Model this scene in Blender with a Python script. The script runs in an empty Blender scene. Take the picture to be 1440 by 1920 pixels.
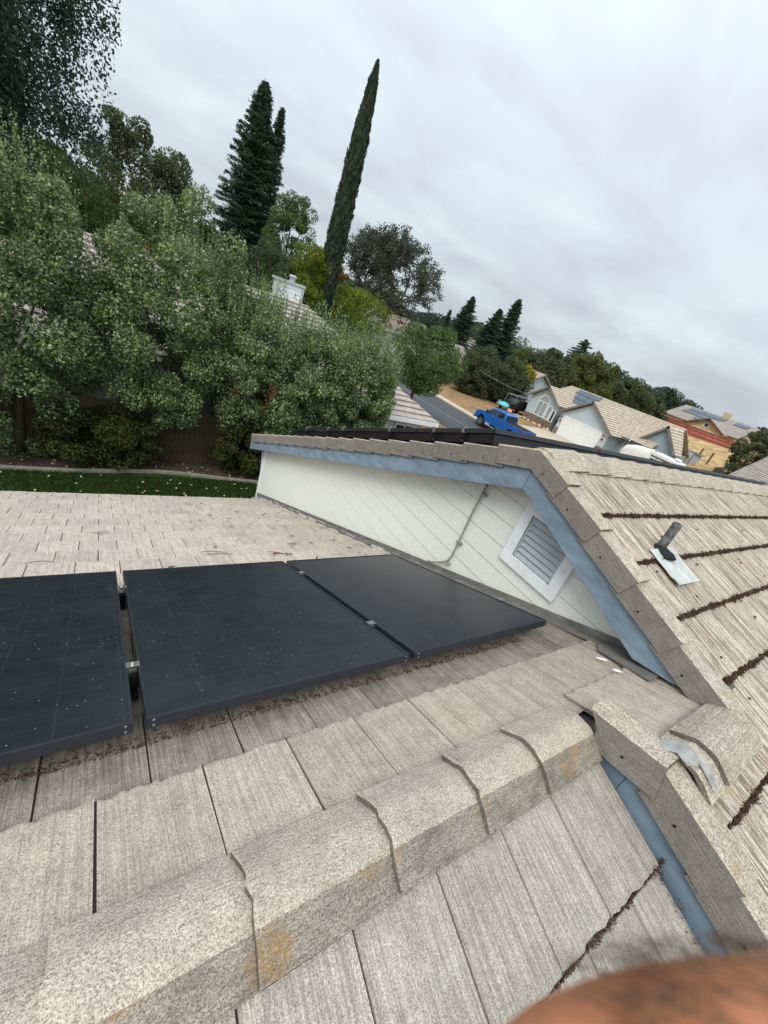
import bpy, math, random
import numpy as np
from mathutils import Vector, Matrix

random.seed(7); rng = np.random.default_rng(11)
S = bpy.context.scene
COL = S.collection
H = 6.4                      # camera height above the street
PITCH = math.radians(22.08)  # every slope of the house roof
CT, SN, TN = math.cos(PITCH), math.sin(PITCH), math.tan(PITCH)

# ------------------------------------------------------------------ camera
yaw, pit, rol = math.radians(39.639), math.radians(25.141), math.radians(-20.195)
FW = Vector((math.sin(yaw)*math.cos(pit), math.cos(yaw)*math.cos(pit), -math.sin(pit)))
r0 = FW.cross(Vector((0, 0, 1))).normalized(); d0 = FW.cross(r0)
CR = r0*math.cos(rol)+d0*math.sin(rol); CD = -r0*math.sin(rol)+d0*math.cos(rol)
cam = bpy.data.cameras.new('camera'); co = bpy.data.objects.new('camera', cam); COL.objects.link(co)
M3 = Matrix((CR, -CD, -FW)).transposed()
co.matrix_world = Matrix.Translation((0, 0, H)) @ M3.to_4x4()
cam.sensor_fit = 'VERTICAL'; cam.sensor_height = 36; cam.sensor_width = 27
cam.lens = 756.88/1920*36; cam.clip_start = 0.01; cam.clip_end = 3000
cam.dof.use_dof = True; cam.dof.focus_distance = 2.2; cam.dof.aperture_fstop = 13.0
S.camera = co
S.render.resolution_x = 768; S.render.resolution_y = 1024

# ------------------------------------------------------------------ light
SUN_EL, SUN_AZ = math.radians(50), math.radians(235)   # azimuth measured from +Y clockwise
w = bpy.data.worlds.new('World'); S.world = w; w.use_nodes = True
nt = w.node_tree; nt.nodes.clear()
def N(t, typ, **kw):
    n = t.nodes.new(typ)
    for k, v in kw.items(): setattr(n, k, v)
    return n
sky = N(nt, 'ShaderNodeTexSky', sky_type='NISHITA', sun_disc=False, sun_elevation=SUN_EL, sun_rotation=SUN_AZ)
tc = N(nt, 'ShaderNodeTexCoord')
sep = N(nt, 'ShaderNodeSeparateXYZ'); nt.links.new(tc.outputs['Generated'], sep.inputs[0])
# direction projected on a cloud layer: soft stretched banks of stratus
zc = N(nt, 'ShaderNodeMath', operation='MAXIMUM'); zc.inputs[1].default_value = 0.0; nt.links.new(sep.outputs['Z'], zc.inputs[0])
za = N(nt, 'ShaderNodeMath', operation='ADD'); za.inputs[1].default_value = 0.22; nt.links.new(zc.outputs[0], za.inputs[0])
dx = N(nt, 'ShaderNodeMath', operation='DIVIDE'); nt.links.new(sep.outputs['X'], dx.inputs[0]); nt.links.new(za.outputs[0], dx.inputs[1])
dy = N(nt, 'ShaderNodeMath', operation='DIVIDE'); nt.links.new(sep.outputs['Y'], dy.inputs[0]); nt.links.new(za.outputs[0], dy.inputs[1])
cmb = N(nt, 'ShaderNodeCombineXYZ'); nt.links.new(dx.outputs[0], cmb.inputs[0]); nt.links.new(dy.outputs[0], cmb.inputs[1])
mp = N(nt, 'ShaderNodeMapping'); mp.inputs['Rotation'].default_value = (0, 0, 0.5); mp.inputs['Scale'].default_value = (1.0, 1.45, 1)
nt.links.new(cmb.outputs[0], mp.inputs[0])
cn = N(nt, 'ShaderNodeTexNoise'); cn.inputs['Scale'].default_value = 1.15; cn.inputs['Detail'].default_value = 5; cn.inputs['Roughness'].default_value = 0.5
cn.inputs['Distortion'].default_value = 0.3
nt.links.new(mp.outputs[0], cn.inputs['Vector'])
cr = N(nt, 'ShaderNodeValToRGB'); nt.links.new(cn.outputs['Fac'], cr.inputs[0])
cr.color_ramp.elements[0].position = 0.34; cr.color_ramp.elements[0].color = (0.435, 0.475, 0.53, 1)
cr.color_ramp.elements[1].position = 0.70; cr.color_ramp.elements[1].color = (0.60, 0.68, 0.715, 1)
# overcast luminance grows toward the zenith
el = N(nt, 'ShaderNodeMapRange'); nt.links.new(sep.outputs['Z'], el.inputs[0])
el.inputs[1].default_value = 0.0; el.inputs[2].default_value = 1.0; el.inputs[3].default_value = 0.88; el.inputs[4].default_value = 2.0
mul = N(nt, 'ShaderNodeVectorMath', operation='SCALE'); nt.links.new(cr.outputs[0], mul.inputs[0]); nt.links.new(el.outputs[0], mul.inputs['Scale'])
b1 = N(nt, 'ShaderNodeBackground'); b1.inputs[1].default_value = 0.10; nt.links.new(sky.outputs[0], b1.inputs[0])
b2 = N(nt, 'ShaderNodeBackground'); b2.inputs[1].default_value = 1.0; nt.links.new(mul.outputs[0], b2.inputs[0])
mx = N(nt, 'ShaderNodeMixShader'); mx.inputs[0].default_value = 0.93
nt.links.new(b1.outputs[0], mx.inputs[1]); nt.links.new(b2.outputs[0], mx.inputs[2])
wo = N(nt, 'ShaderNodeOutputWorld'); nt.links.new(mx.outputs[0], wo.inputs[0])
sl = bpy.data.lights.new('sun', 'SUN'); sl.energy = 1.5; sl.angle = math.radians(28); sl.color = (1.0, 0.95, 0.88)
so = bpy.data.objects.new('sun', sl); COL.objects.link(so)
sd = Vector((math.sin(SUN_AZ)*math.cos(SUN_EL), math.cos(SUN_AZ)*math.cos(SUN_EL), math.sin(SUN_EL)))
so.rotation_euler = sd.to_track_quat('Z', 'Y').to_euler(); so.location = (0, 0, 40)
S.view_settings.view_transform = 'Standard'; S.view_settings.look = 'None'
S.view_settings.gamma = 1; S.view_settings.exposure = 0.34; S.view_settings.use_curve_mapping = False

# ------------------------------------------------------------------ helpers
def tag(o, label=None, cat=None, group=None, kind=None):
    if label: o['label'] = label
    if cat: o['category'] = cat
    if group: o['group'] = group
    if kind: o['kind'] = kind
    return o
def empty(name, loc=(0, 0, 0), rz=0.0, label=None, cat=None, group=None):
    o = bpy.data.objects.new(name, None); COL.objects.link(o); o.location = loc; o.rotation_euler = (0, 0, rz)
    o.empty_display_size = 0.1
    return tag(o, label, cat, group)
def link(name, me, parent=None, mw=None):
    o = bpy.data.objects.new(name, me); COL.objects.link(o)
    if mw is not None: o.matrix_local = mw
    if parent is not None: o.parent = parent
    return o
def clip(poly, a, b, c):
    """keep a*x+b*y<=c of a convex 2D polygon"""
    out = []
    for i in range(len(poly)):
        p, q = poly[i], poly[(i+1) % len(poly)]
        fp, fq = a*p[0]+b*p[1]-c, a*q[0]+b*q[1]-c
        if fp <= 0: out.append(p)
        if (fp < 0 < fq) or (fq < 0 < fp):
            t = fp/(fp-fq); out.append((p[0]+(q[0]-p[0])*t, p[1]+(q[1]-p[1])*t))
    return out
class MB:
    def __init__(s): s.v = []; s.f = []; s.m = []; s.mi = 0; s.T = None
    def add(s, vs, fs):
        b = len(s.v)
        if s.T is not None: vs = [tuple(s.T @ Vector(v)) for v in vs]
        s.v += [tuple(v) for v in vs]; s.f += [tuple(b+i for i in f) for f in fs]; s.m += [s.mi]*len(fs)
    def box(s, x0, x1, y0, y1, z0, z1, T=None):
        vs = [(x, y, z) for z in (z0, z1) for y in (y0, y1) for x in (x0, x1)]
        if T is not None: vs = [tuple(T @ Vector(v)) for v in vs]
        s.add(vs, [(0, 2, 3, 1), (4, 5, 7, 6), (0, 1, 5, 4), (2, 6, 7, 3), (0, 4, 6, 2), (1, 3, 7, 5)])
    def prism(s, poly, fn, t0, t1):
        """poly list of 2D; fn(u,v,t)->3D; extruded t0..t1"""
        n = len(poly)
        if n < 3: return
        vs = [fn(u, v, t0) for u, v in poly]+[fn(u, v, t1) for u, v in poly]
        s.add(vs, [tuple(range(n-1, -1, -1)), tuple(range(n, 2*n))]+[(i, (i+1) % n, n+(i+1) % n, n+i) for i in range(n)])
    def tube(s, pts, rad, seg=8, cap=True):
        pts = [Vector(p) for p in pts]; n = len(pts)
        if not isinstance(rad, (list, tuple)): rad = [rad]*n
        vs = []; ref = None
        for i, p in enumerate(pts):
            d = (pts[min(i+1, n-1)]-pts[max(i-1, 0)]).normalized()
            if ref is None: ref = Vector((0, 0, 1)) if abs(d.z) < .9 else Vector((1, 0, 0))
            a = d.cross(ref).normalized(); b = d.cross(a).normalized(); ref = a.cross(d)
            for k in range(seg):
                t = 2*math.pi*k/seg; vs.append(tuple(p+a*math.cos(t)*rad[i]+b*math.sin(t)*rad[i]))
        fs = [(i*seg+k, i*seg+(k+1) % seg, (i+1)*seg+(k+1) % seg, (i+1)*seg+k) for i in range(n-1) for k in range(seg)]
        if cap: fs += [tuple(range(seg-1, -1, -1)), tuple((n-1)*seg+k for k in range(seg))]
        s.add(vs, fs)
    def lathe(s, prof, c=(0, 0, 0), seg=16, T=None):
        vs = []
        for r, z in prof:
            for k in range(seg):
                t = 2*math.pi*k/seg; p = Vector((c[0]+r*math.cos(t), c[1]+r*math.sin(t), c[2]+z))
                vs.append(tuple(T @ p) if T is not None else tuple(p))
        n = len(prof)
        fs = [(i*seg+k, i*seg+(k+1) % seg, (i+1)*seg+(k+1) % seg, (i+1)*seg+k) for i in range(n-1) for k in range(seg)]
        fs += [tuple(range(seg-1, -1, -1)), tuple((n-1)*seg+k for k in range(seg))]
        s.add(vs, fs)
    def mesh(s, name, mats, smooth=False):
        me = bpy.data.meshes.new(name); me.from_pydata(s.v, [], s.f)
        for m in (mats if isinstance(mats, (list, tuple)) else [mats]): me.materials.append(m)
        me.polygons.foreach_set('material_index', s.m)
        if smooth: me.polygons.foreach_set('use_smooth', [True]*len(s.f))
        me.update(); return me
    def build(s, name, mats, parent=None, mw=None, smooth=False):
        return link(name, s.mesh(name, mats, smooth), parent, mw)
def bevel(o, wd, seg=2):
    m = o.modifiers.new('bevel', 'BEVEL'); m.width = wd; m.segments = seg; m.limit_method = 'ANGLE'; return o

# ------------------------------------------------------------------ materials
def new_mat(name, rough=0.8, spec=0.3):
    m = bpy.data.materials.new(name); m.use_nodes = True; t = m.node_tree
    p = t.nodes['Principled BSDF']; p.inputs['Roughness'].default_value = rough; p.inputs['Specular IOR Level'].default_value = spec
    return m, t, p
def noise(t, vec, scale, detail=3, rough=.55, dist=0):
    n = N(t, 'ShaderNodeTexNoise'); n.inputs['Scale'].default_value = scale; n.inputs['Detail'].default_value = detail
    n.inputs['Roughness'].default_value = rough; n.inputs['Distortion'].default_value = dist
    if vec is not None: t.links.new(vec, n.inputs['Vector'])
    return n.outputs['Fac']
def mapping(t, vec, sc, rot=(0, 0, 0)):
    m = N(t, 'ShaderNodeMapping'); m.inputs['Scale'].default_value = sc; m.inputs['Rotation'].default_value = rot
    t.links.new(vec, m.inputs[0]); return m.outputs[0]
def ramp(t, fac, stops):
    r = N(t, 'ShaderNodeValToRGB'); e = r.color_ramp.elements
    while len(e) < len(stops): e.new(0.5)
    for i, (p, c) in enumerate(stops):
        e[i].position = p; e[i].color = (c[0], c[1], c[2], 1) if isinstance(c, (tuple, list)) else (c, c, c, 1)
    t.links.new(fac, r.inputs[0]); return r.outputs[0]
def mix(t, fac, a, b, typ='MIX'):
    m = N(t, 'ShaderNodeMix', data_type='RGBA', blend_type=typ)
    for i, v in ((0, fac), (6, a), (7, b)):
        if isinstance(v, (int, float)): m.inputs[i].default_value = v
        elif isinstance(v, (tuple, list)): m.inputs[i].default_value = (*v, 1)
        else: t.links.new(v, m.inputs[i])
    return m.outputs[2]
def math_(t, op, a, b=None):
    m = N(t, 'ShaderNodeMath', operation=op)
    for i, v in ((0, a), (1, b)):
        if v is None: continue
        if isinstance(v, (int, float)): m.inputs[i].default_value = v
        else: t.links.new(v, m.inputs[i])
    return m.outputs[0]
def bump(t, p, h, strength, dist=0.01, prev=None):
    b = N(t, 'ShaderNodeBump'); b.inputs['Strength'].default_value = strength; b.inputs['Distance'].default_value = dist
    t.links.new(h, b.inputs['Height'])
    if prev is not None: t.links.new(prev, b.inputs['Normal'])
    t.links.new(b.outputs[0], p.inputs['Normal']); return b.outputs[0]
def simple(name, c, rough=.7, var=.12, scale=6, spec=.3, bmp=.0, metal=0, stretch=(1, 1, 1)):
    m, t, p = new_mat(name, rough, spec); p.inputs['Metallic'].default_value = metal
    g = N(t, 'ShaderNodeTexCoord').outputs['Object']
    f = noise(t, mapping(t, g, stretch), scale, 5)
    lo = tuple(x*(1-var) for x in c); hi = tuple(min(1, x*(1+var)) for x in c)
    t.links.new(ramp(t, f, [(.3, lo), (.7, hi)]), p.inputs['Base Color'])
    if bmp: bump(t, p, f, bmp)
    return m
def tile_mat(name, light, dark, streak=.5, streak_col=(.12, .10, .085), grain=280, lichen=0.0, warm=0.0, axis='y', dirt=0.0, grain_amt=1.0, sfreq=150):
    m, t, p = new_mat(name, .95, .15)
    tcn = N(t, 'ShaderNodeTexCoord'); ob = tcn.outputs['Object']
    geo = N(t, 'ShaderNodeNewGeometry'); pos = geo.outputs['Position']
    oi = N(t, 'ShaderNodeObjectInfo')
    off = N(t, 'ShaderNodeVectorMath', operation='ADD'); t.links.new(ob, off.inputs[0])
    rv = N(t, 'ShaderNodeCombineXYZ'); t.links.new(math_(t, 'MULTIPLY', oi.outputs['Random'], 37.0), rv.inputs[0]); t.links.new(rv.outputs[0], off.inputs[1])
    v = off.outputs[0]
    wob = N(t, 'ShaderNodeVectorMath', operation='MULTIPLY_ADD'); nz = N(t, 'ShaderNodeTexNoise'); nz.inputs['Scale'].default_value = grain*.6; t.links.new(v, nz.inputs['Vector'])
    t.links.new(nz.outputs['Color'], wob.inputs[0]); wob.inputs[1].default_value = (.004, .004, .004); t.links.new(v, wob.inputs[2])
    vg = N(t, 'ShaderNodeTexVoronoi'); vg.inputs['Scale'].default_value = grain; t.links.new(wob.outputs[0], vg.inputs['Vector'])
    sg = N(t, 'ShaderNodeSeparateColor'); t.links.new(vg.outputs['Color'], sg.inputs[0])
    g1 = math_(t, 'ADD', math_(t, 'MULTIPLY', sg.outputs[0], .75), math_(t, 'MULTIPLY', noise(t, v, grain*.35, 2, .5), .25))
    mid = tuple((a+b)/2 for a, b in zip(light, dark))
    base = ramp(t, g1, [(.12, tuple(b*grain_amt+a*(1-grain_amt) for a, b in zip(mid, dark))), (.42, mid), (.80, tuple(b*grain_amt+a*(1-grain_amt) for a, b in zip(mid, light)))])
    sc = (sfreq, 3.0, 1) if axis == 'y' else (3.0, sfreq, sfreq)
    st = noise(t, mapping(t, v, sc), 1.0, 3, .6)
    sm = ramp(t, st, [(.40, 1), (.56, 0)])
    base = mix(t, math_(t, 'MULTIPLY', sm, streak), base, streak_col)
    big = noise(t, pos, 1.7, 4, .6)
    base = mix(t, 0.55, base, ramp(t, big, [(.3, (.78, .76, .74)), (.5, (1, .98, .95)), (.7, (1.0, .93, .88))]), 'MULTIPLY')
    med = noise(t, pos, 14, 4, .65)
    base = mix(t, .5, base, ramp(t, med, [(.35, .66), (.6, 1.0)]), 'MULTIPLY')
    rr = ramp(t, oi.outputs['Random'], [(0, .86), (1, 1.0)])
    base = mix(t, 1.0, base, rr, 'MULTIPLY')
    if warm:
        wn = noise(t, mapping(t, v, (18, 3, 3)), 1.0, 4, .6)
        base = mix(t, math_(t, 'MULTIPLY', ramp(t, wn, [(.52, 0), (.68, 1)]), warm), base, (.42, .25, .13))
    if dirt:
        dn = noise(t, pos, 5.0, 5, .7)
        base = mix(t, math_(t, 'MULTIPLY', ramp(t, dn, [(.5, 0), (.66, 1)]), dirt), base, (.13, .115, .09))
    if lichen:
        ln = noise(t, pos, 6.5, 3, .5); l2 = noise(t, pos, 110, 3, .6)
        f = math_(t, 'MULTIPLY', ramp(t, ln, [(.56, 0), (.68, 1)]), ramp(t, l2, [(.36, 0), (.6, 1)]))
        base = mix(t, math_(t, 'MULTIPLY', f, lichen), base, (.34, .20, .07))
    t.links.new(base, p.inputs['Base Color'])
    b = bump(t, p, g1, .55, .003); b = bump(t, p, st, .8, .006, b)
    return m
M = {}
M['tile'] = tile_mat('tile_beige', (.76, .665, .56), (.32, .26, .21), .30, (.22, .19, .155), grain=430)
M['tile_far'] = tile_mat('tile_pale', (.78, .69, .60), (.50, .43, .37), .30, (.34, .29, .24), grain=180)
M['tile_gray'] = tile_mat('tile_weathered', (.70, .65, .575), (.29, .26, .22), .42, (.17, .155, .135), grain=430)
M['tile_dirt_shade'] = tile_mat('tile_dirt_shade', (.58, .51, .44), (.24, .20, .165), .40, (.10, .08, .065), grain=430, dirt=.5)  # dirt, and the shade of the lower panels painted into a darker tile colour
M['tile_cream'] = tile_mat('tile_cream', (.86, .79, .67), (.40, .345, .27), .85, (.17, .125, .08), sfreq=62, grain=240, warm=.38, dirt=.14)
M['cap'] = tile_mat('ridge_cap', (.80, .72, .61), (.30, .245, .195), .08, grain=400, axis='x', lichen=.0, dirt=.15)
M['cap_dirty'] = tile_mat('ridge_cap_dirty', (.56, .50, .43), (.15, .125, .10), .30, grain=400, axis='x', lichen=1.0, dirt=.6)
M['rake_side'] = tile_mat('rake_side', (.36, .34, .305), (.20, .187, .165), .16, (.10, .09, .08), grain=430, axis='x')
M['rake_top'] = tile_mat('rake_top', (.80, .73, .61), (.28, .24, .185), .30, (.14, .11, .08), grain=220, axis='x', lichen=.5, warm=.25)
M['edge'] = tile_mat('worn_edge', (.34, .30, .26), (.08, .065, .055), .2, grain=430, dirt=.6)
M['deck'] = simple('roof_underlay', (.06, .055, .05))
M['fascia'] = simple('blue_fascia_paint', (.205, .275, .34), .7, .22, 14, stretch=(1, .35, 1), bmp=.3)
M['siding'] = simple('siding_paint', (.80, .82, .755), .75, .04, 30, bmp=.12)
M['trimw'] = simple('white_trim', (.84, .86, .87), .6, .07, 14)
M['louver'] = simple('louver_gray', (.45, .49, .51), .6, .08, 8)
M['black'] = simple('black_void', (.008, .008, .008), .8)
M['conduit'] = simple('conduit_paint', (.30, .30, .275), .55, .2, 20)
M['metal'] = simple('bare_metal', (.55, .55, .53), .38, .15, 12, metal=.7)
M['galv'] = simple('galvanised_pipe', (.15, .155, .16), .5, .75, 22, metal=.3)
M['lead'] = simple('flashing_sheet', (.56, .575, .54), .55, .22, 9, metal=.15)
M['flash'] = simple('dull_flashing', (.20, .19, .175), .7, .3, 9)
M['caulk'] = simple('dirty_sealant', (.55, .53, .48), .8, .35, 25)
M['mortar'] = simple('grey_mortar', (.33, .325, .31), .7, .3, 22, bmp=.4)
M['gap'] = simple('dark_rubber', (.012, .012, .013), .7)
M['frame'] = simple('panel_frame_black', (.018, .021, .027), .42, .2, 30, spec=.5)
M['rail'] = simple('rail_black', (.012, .012, .013), .4)
M['steel'] = simple('clamp_steel', (.42, .42, .42), .3, .2, 40, metal=.8)
M['debris'] = simple('moss_debris', (.085, .046, .030), .95, .6, 300)
M['debris2'] = simple('moss_fleck', (.16, .13, .09), .95, .6, 300)
M['leaf_red'] = simple('dry_leaf_red', (.27, .09, .05), .8, .4, 60)
M['leaf_brown'] = simple('dry_leaf_brown', (.12, .08, .05), .8, .4, 60)
M['leaf_yellow'] = simple('dry_leaf_yellow', (.62, .52, .25), .8, .3, 60)
M['stain'] = M['leaf_brown']
# dusty panel glass
m, t, p = new_mat('panel_glass', .22, .5); M['glass'] = m
ob = N(t, 'ShaderNodeTexCoord').outputs['Object']
vo = N(t, 'ShaderNodeTexVoronoi'); vo.inputs['Scale'].default_value = 34; t.links.new(ob, vo.inputs['Vector'])
sp = ramp(t, vo.outputs['Distance'], [(.06, 1), (.11, 0)])
big = noise(t, ob, 19, 2, .5); sp = math_(t, 'MULTIPLY', sp, ramp(t, big, [(.44, 0), (.50, 1)]))
dust = noise(t, ob, 5, 7, .72)
fine = noise(t, ob, 160, 3, .7)
col = mix(t, math_(t, 'MULTIPLY', ramp(t, dust, [(.35, 0), (.75, 1)]), .7), (.007, .010, .017), (.030, .036, .045))
col = mix(t, .35, col, ramp(t, fine, [(.3, .4), (.7, 1.0)]), 'MULTIPLY')
wv = N(t, 'ShaderNodeSeparateXYZ'); t.links.new(ob, wv.inputs[0])
def lines(axis, per, wd):
    f = math_(t, 'PINGPONG', axis, per/2); return ramp(t, f, [(wd*.5, 1), (wd, 0)])
ln = math_(t, 'MAXIMUM', lines(wv.outputs[0], .185, .004), lines(wv.outputs[1], .0925, .003))
col = mix(t, math_(t, 'MULTIPLY', ln, .25), col, (.05, .055, .065))
col = mix(t, math_(t, 'MULTIPLY', sp, .5), col, (.5, .5, .48))
t.links.new(col, p.inputs['Base Color'])
p.inputs['Roughness'].default_value = .34
M['grass'] = simple('lawn_grass', (.020, .042, .008), .9, .5, 8)
M['soil'] = simple('bark_soil', (.07, .05, .035), .95, .5, 9)
M['kerbc'] = simple('old_concrete', (.26, .25, .20), .9, .2, 7)
M['concrete'] = simple('pale_concrete', (.55, .47, .36), .9, .1, 2)
M['asphalt'] = simple('asphalt', (.085, .088, .095), .9, .2, 3)
M['fence'] = simple('dark_fence_wood', (.10, .075, .048), .9, .5, 6, stretch=(5, 5, .6))
M['redfence'] = simple('red_fence_wood', (.40, .135, .105), .85, .25, .8)
M['redfence2'] = simple('red_rail', (.20, .05, .045), .85, .25, .8)
M['bark'] = simple('bark', (.10, .085, .065), .95, .4, 7, stretch=(4, 4, 1), bmp=.5)
m, t, p = new_mat('golden_ground', .95, .1); M['gold'] = m
pos = N(t, 'ShaderNodeNewGeometry').outputs['Position']
a = noise(t, mapping(t, pos, (.5, .9, 1)), .9, 7, .65)
sx = N(t, 'ShaderNodeSeparateXYZ'); t.links.new(pos, sx.inputs[0])
gg = ramp(t, a, [(.30, (.22, .15, .08)), (.5, (.44, .30, .14)), (.68, (.62, .46, .25))])
gb = ramp(t, noise(t, pos, .55, 6, .7), [(.3, (.16, .14, .055)), (.48, (.30, .19, .10)), (.65, (.42, .27, .15))])
t.links.new(mix(t, ramp(t, math_(t, 'MULTIPLY', sx.outputs[0], .01), [(.50, 0), (.56, 1)]), gb, gg), p.inputs['Base Color'])
M['h_siding'] = simple('house_siding_blue', (.50, .58, .61), .8, .06, 1.5)
M['h_siding2'] = simple('house_siding_grey', (.30, .36, .385), .8, .06, 1.5)
M['h_tile'] = simple('house_tile_tan', (.53, .455, .365), .9, .22, 2.5)
M['h_tile2'] = simple('house_tile_grey', (.42, .375, .335), .9, .2, 2.5)
M['h_white'] = simple('house_white', (.62, .63, .62), .8, .06, 2)
M['h_yellow'] = simple('house_yellow', (.50, .40, .24), .8, .08, 2)
M['h_trim'] = simple('house_trim_brown', (.19, .18, .17), .8, .2, 2)
M['h_trimred'] = simple('house_trim_red', (.13, .06, .055), .8, .2, 2)
M['win'] = simple('window_glass', (.04, .05, .06), .12, .3, 1, spec=.6)
M['winlt'] = simple('window_curtained', (.32, .36, .37), .35, .2, 3, spec=.5)
M['door'] = simple('garage_door_white', (.82, .84, .83), .7, .05, 2)
M['solar_far'] = simple('far_panel', (.055, .075, .11), .25, .2, 1, spec=.6)
M['stone'] = simple('stone_veneer', (.26, .18, .13), .9, .5, 5)
M['boulder'] = simple('pale_boulder', (.55, .48, .38), .9, .35, 3)
M['boulder2'] = simple('brown_boulder', (.20, .11, .08), .9, .35, 3)
m, t, p = new_mat('blue_car_paint', .28, .5); M['blue'] = m; p.inputs['Base Color'].default_value = (.008, .14, .50, 1); p.inputs['Metallic'].default_value = .25; p.inputs['Coat Weight'].default_value = .6
M['chrome'] = simple('chrome', (.6, .6, .6), .25, .1, 5, metal=.9)
M['tyre'] = simple('tyre', (.02, .02, .02), .85)
M['carglass'] = simple('car_glass', (.012, .015, .018), .08, .2, 3, spec=.7)
M['blackpaint'] = simple('black_paint', (.012, .012, .014), .3, .2, 3, spec=.5)
M['lens'] = simple('lamp_lens', (.55, .55, .5), .2, .1, 5)
M['tail'] = simple('tail_lens', (.35, .02, .015), .3, .1, 5)
M['teal'] = simple('teal_cloth', (.08, .52, .55), .8, .2, 8)
M['orange'] = simple('orange_plastic', (.70, .24, .10), .6, .2, 8)
M['cover'] = simple('white_cover', (.72, .71, .66), .8, .12, 2.5, bmp=.4)
M['plastic_white'] = simple('white_gelcoat', (.75, .76, .75), .4, .05, 3)
M['skin'] = None
def leaf_mat(name, c1, c2, c3, spec=.35, rough=.5, trans=.3):
    spec *= .6; rough = max(rough, .48)
    k_ = 1.22; c1, c2, c3 = [tuple(min(.6, v*k_) for v in c) for c in (c1, c2, c3)]
    m, t, p = new_mat(name, rough, spec)
    g = N(t, 'ShaderNodeNewGeometry'); r = g.outputs['Random Per Island']
    big = noise(t, g.outputs['Position'], 1.1, 4, .6)
    c = ramp(t, r, [(0, c1), (.55, c2), (1, c3)])
    c = mix(t, .75, c, ramp(t, big, [(.32, (.50, .56, .52)), (.68, (1.35, 1.28, 1.05))]), 'MULTIPLY')
    t.links.new(c, p.inputs['Base Color'])
    tr = N(t, 'ShaderNodeBsdfTranslucent'); t.links.new(c, tr.inputs[0])
    ms = N(t, 'ShaderNodeMixShader'); ms.inputs[0].default_value = trans
    t.links.new(p.outputs[0], ms.inputs[1]); t.links.new(tr.outputs[0], ms.inputs[2])
    t.links.new(ms.outputs[0], t.nodes['Material Output'].inputs[0])
    return m
L = {}
L['pear'] = leaf_mat('pear_leaves', (.060, .105, .045), (.145, .215, .095), (.36, .42, .21), .7, .38)
L['hedge'] = leaf_mat('hedge_leaves', (.024, .045, .014), (.05, .075, .022), (.12, .09, .025))
L['dark'] = leaf_mat('dark_tree_leaves', (.026, .044, .038), (.042, .066, .052), (.075, .105, .08))
L['oak'] = leaf_mat('oak_leaves', (.045, .062, .032), (.078, .10, .052), (.13, .145, .08))
L['greyoak'] = leaf_mat('grey_oak_leaves', (.045, .055, .048), (.068, .078, .064), (.10, .11, .085))
L['redwood'] = leaf_mat('redwood_needles', (.045, .085, .066), (.07, .12, .088), (.11, .16, .115))
L['green'] = leaf_mat('green_leaves', (.045, .090, .030), (.08, .145, .045), (.14, .21, .07))
L['lime'] = leaf_mat('lime_leaves', (.07, .10, .012), (.14, .18, .022), (.22, .26, .04))
L['olive'] = leaf_mat('olive_leaves', (.05, .07, .022), (.09, .11, .035), (.16, .16, .05))
L['cypress'] = leaf_mat('cypress_scales', (.035, .055, .040), (.058, .082, .060), (.09, .12, .085))
L['yellow'] = leaf_mat('yellow_leaves', (.16, .15, .02), (.32, .26, .03), (.42, .34, .06))
L['rust'] = leaf_mat('rusty_leaves', (.10, .08, .02), (.20, .13, .03), (.25, .18, .06))
L['orange'] = leaf_mat('withered_leaves', (.20, .05, .03), (.30, .09, .04), (.35, .16, .08))

# ------------------------------------------------------------------ ground, road, paths
def grid(name, x0, x1, y0, y1, nx, ny, zf, mat, label=None):
    xs = np.linspace(x0, x1, nx); ys = np.linspace(y0, y1, ny)
    vs = [(x, y, zf(x, y)) for y in ys for x in xs]
    fs = [(j*nx+i, j*nx+i+1, (j+1)*nx+i+1, (j+1)*nx+i) for j in range(ny-1) for i in range(nx-1)]
    me = bpy.data.meshes.new(name); me.from_pydata(vs, [], fs); me.materials.append(mat)
    me.polygons.foreach_set('use_smooth', [True]*len(fs)); me.update()
    return tag(link(name, me), kind='structure')
def sstep(t): t = max(0, min(1, t)); return t*t*(3-2*t)
def TZ(x, y):
    return 2.3*sstep((x-53)/7)+2.0*sstep((x-62)/35)+1.0*sstep((x-98)/16)+.25*math.sin(x*.35)*math.sin(y*.3)*sstep((x-60)/10)*(1-sstep((x-96)/6))
xs_fine = 121
def terrain():
    xs = np.concatenate([[-900, -300, -100, -40], np.linspace(-20, 130, 101), [160, 220, 400, 900]])
    ys = np.concatenate([[-900, -300, -100, -40], np.linspace(-20, 90, 75), [120, 200, 400, 900]])
    nx, ny = len(xs), len(ys)
    vs = [(float(x), float(y), TZ(x, y)) for y in ys for x in xs]
    fs = [(j*nx+i, j*nx+i+1, (j+1)*nx+i+1, (j+1)*nx+i) for j in range(ny-1) for i in range(nx-1)]
    me = bpy.data.meshes.new('ground'); me.from_pydata(vs, [], fs); me.materials.append(M['gold'])
    me.polygons.foreach_set('use_smooth', [True]*len(fs)); me.update(); tag(link('ground', me), kind='structure')
terrain()
def sheet(name, poly, z, mat, thick=.0):
    b = MB()
    if thick: b.prism(poly, lambda u, v, t: (u, v, t), -.3, z)
    else: b.add([(x, y, z) for x, y in poly], [tuple(range(len(poly)))])
    return tag(b.build(name, mat), kind='structure')
sheet('road', [(22.3, -60), (30.3, -60), (30.4, 31), (31.0, 40), (31.8, 60), (33.5, 120), (26, 120), (23.6, 60), (22.6, 36)], .008, M['asphalt'])
sheet('road_seam', [(26.0, -60), (26.12, -60), (26.12, 31), (26.6, 45), (27.8, 80), (27.6, 80), (26.48, 45), (26.0, 31)], .014, M['kerbc'])
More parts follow.
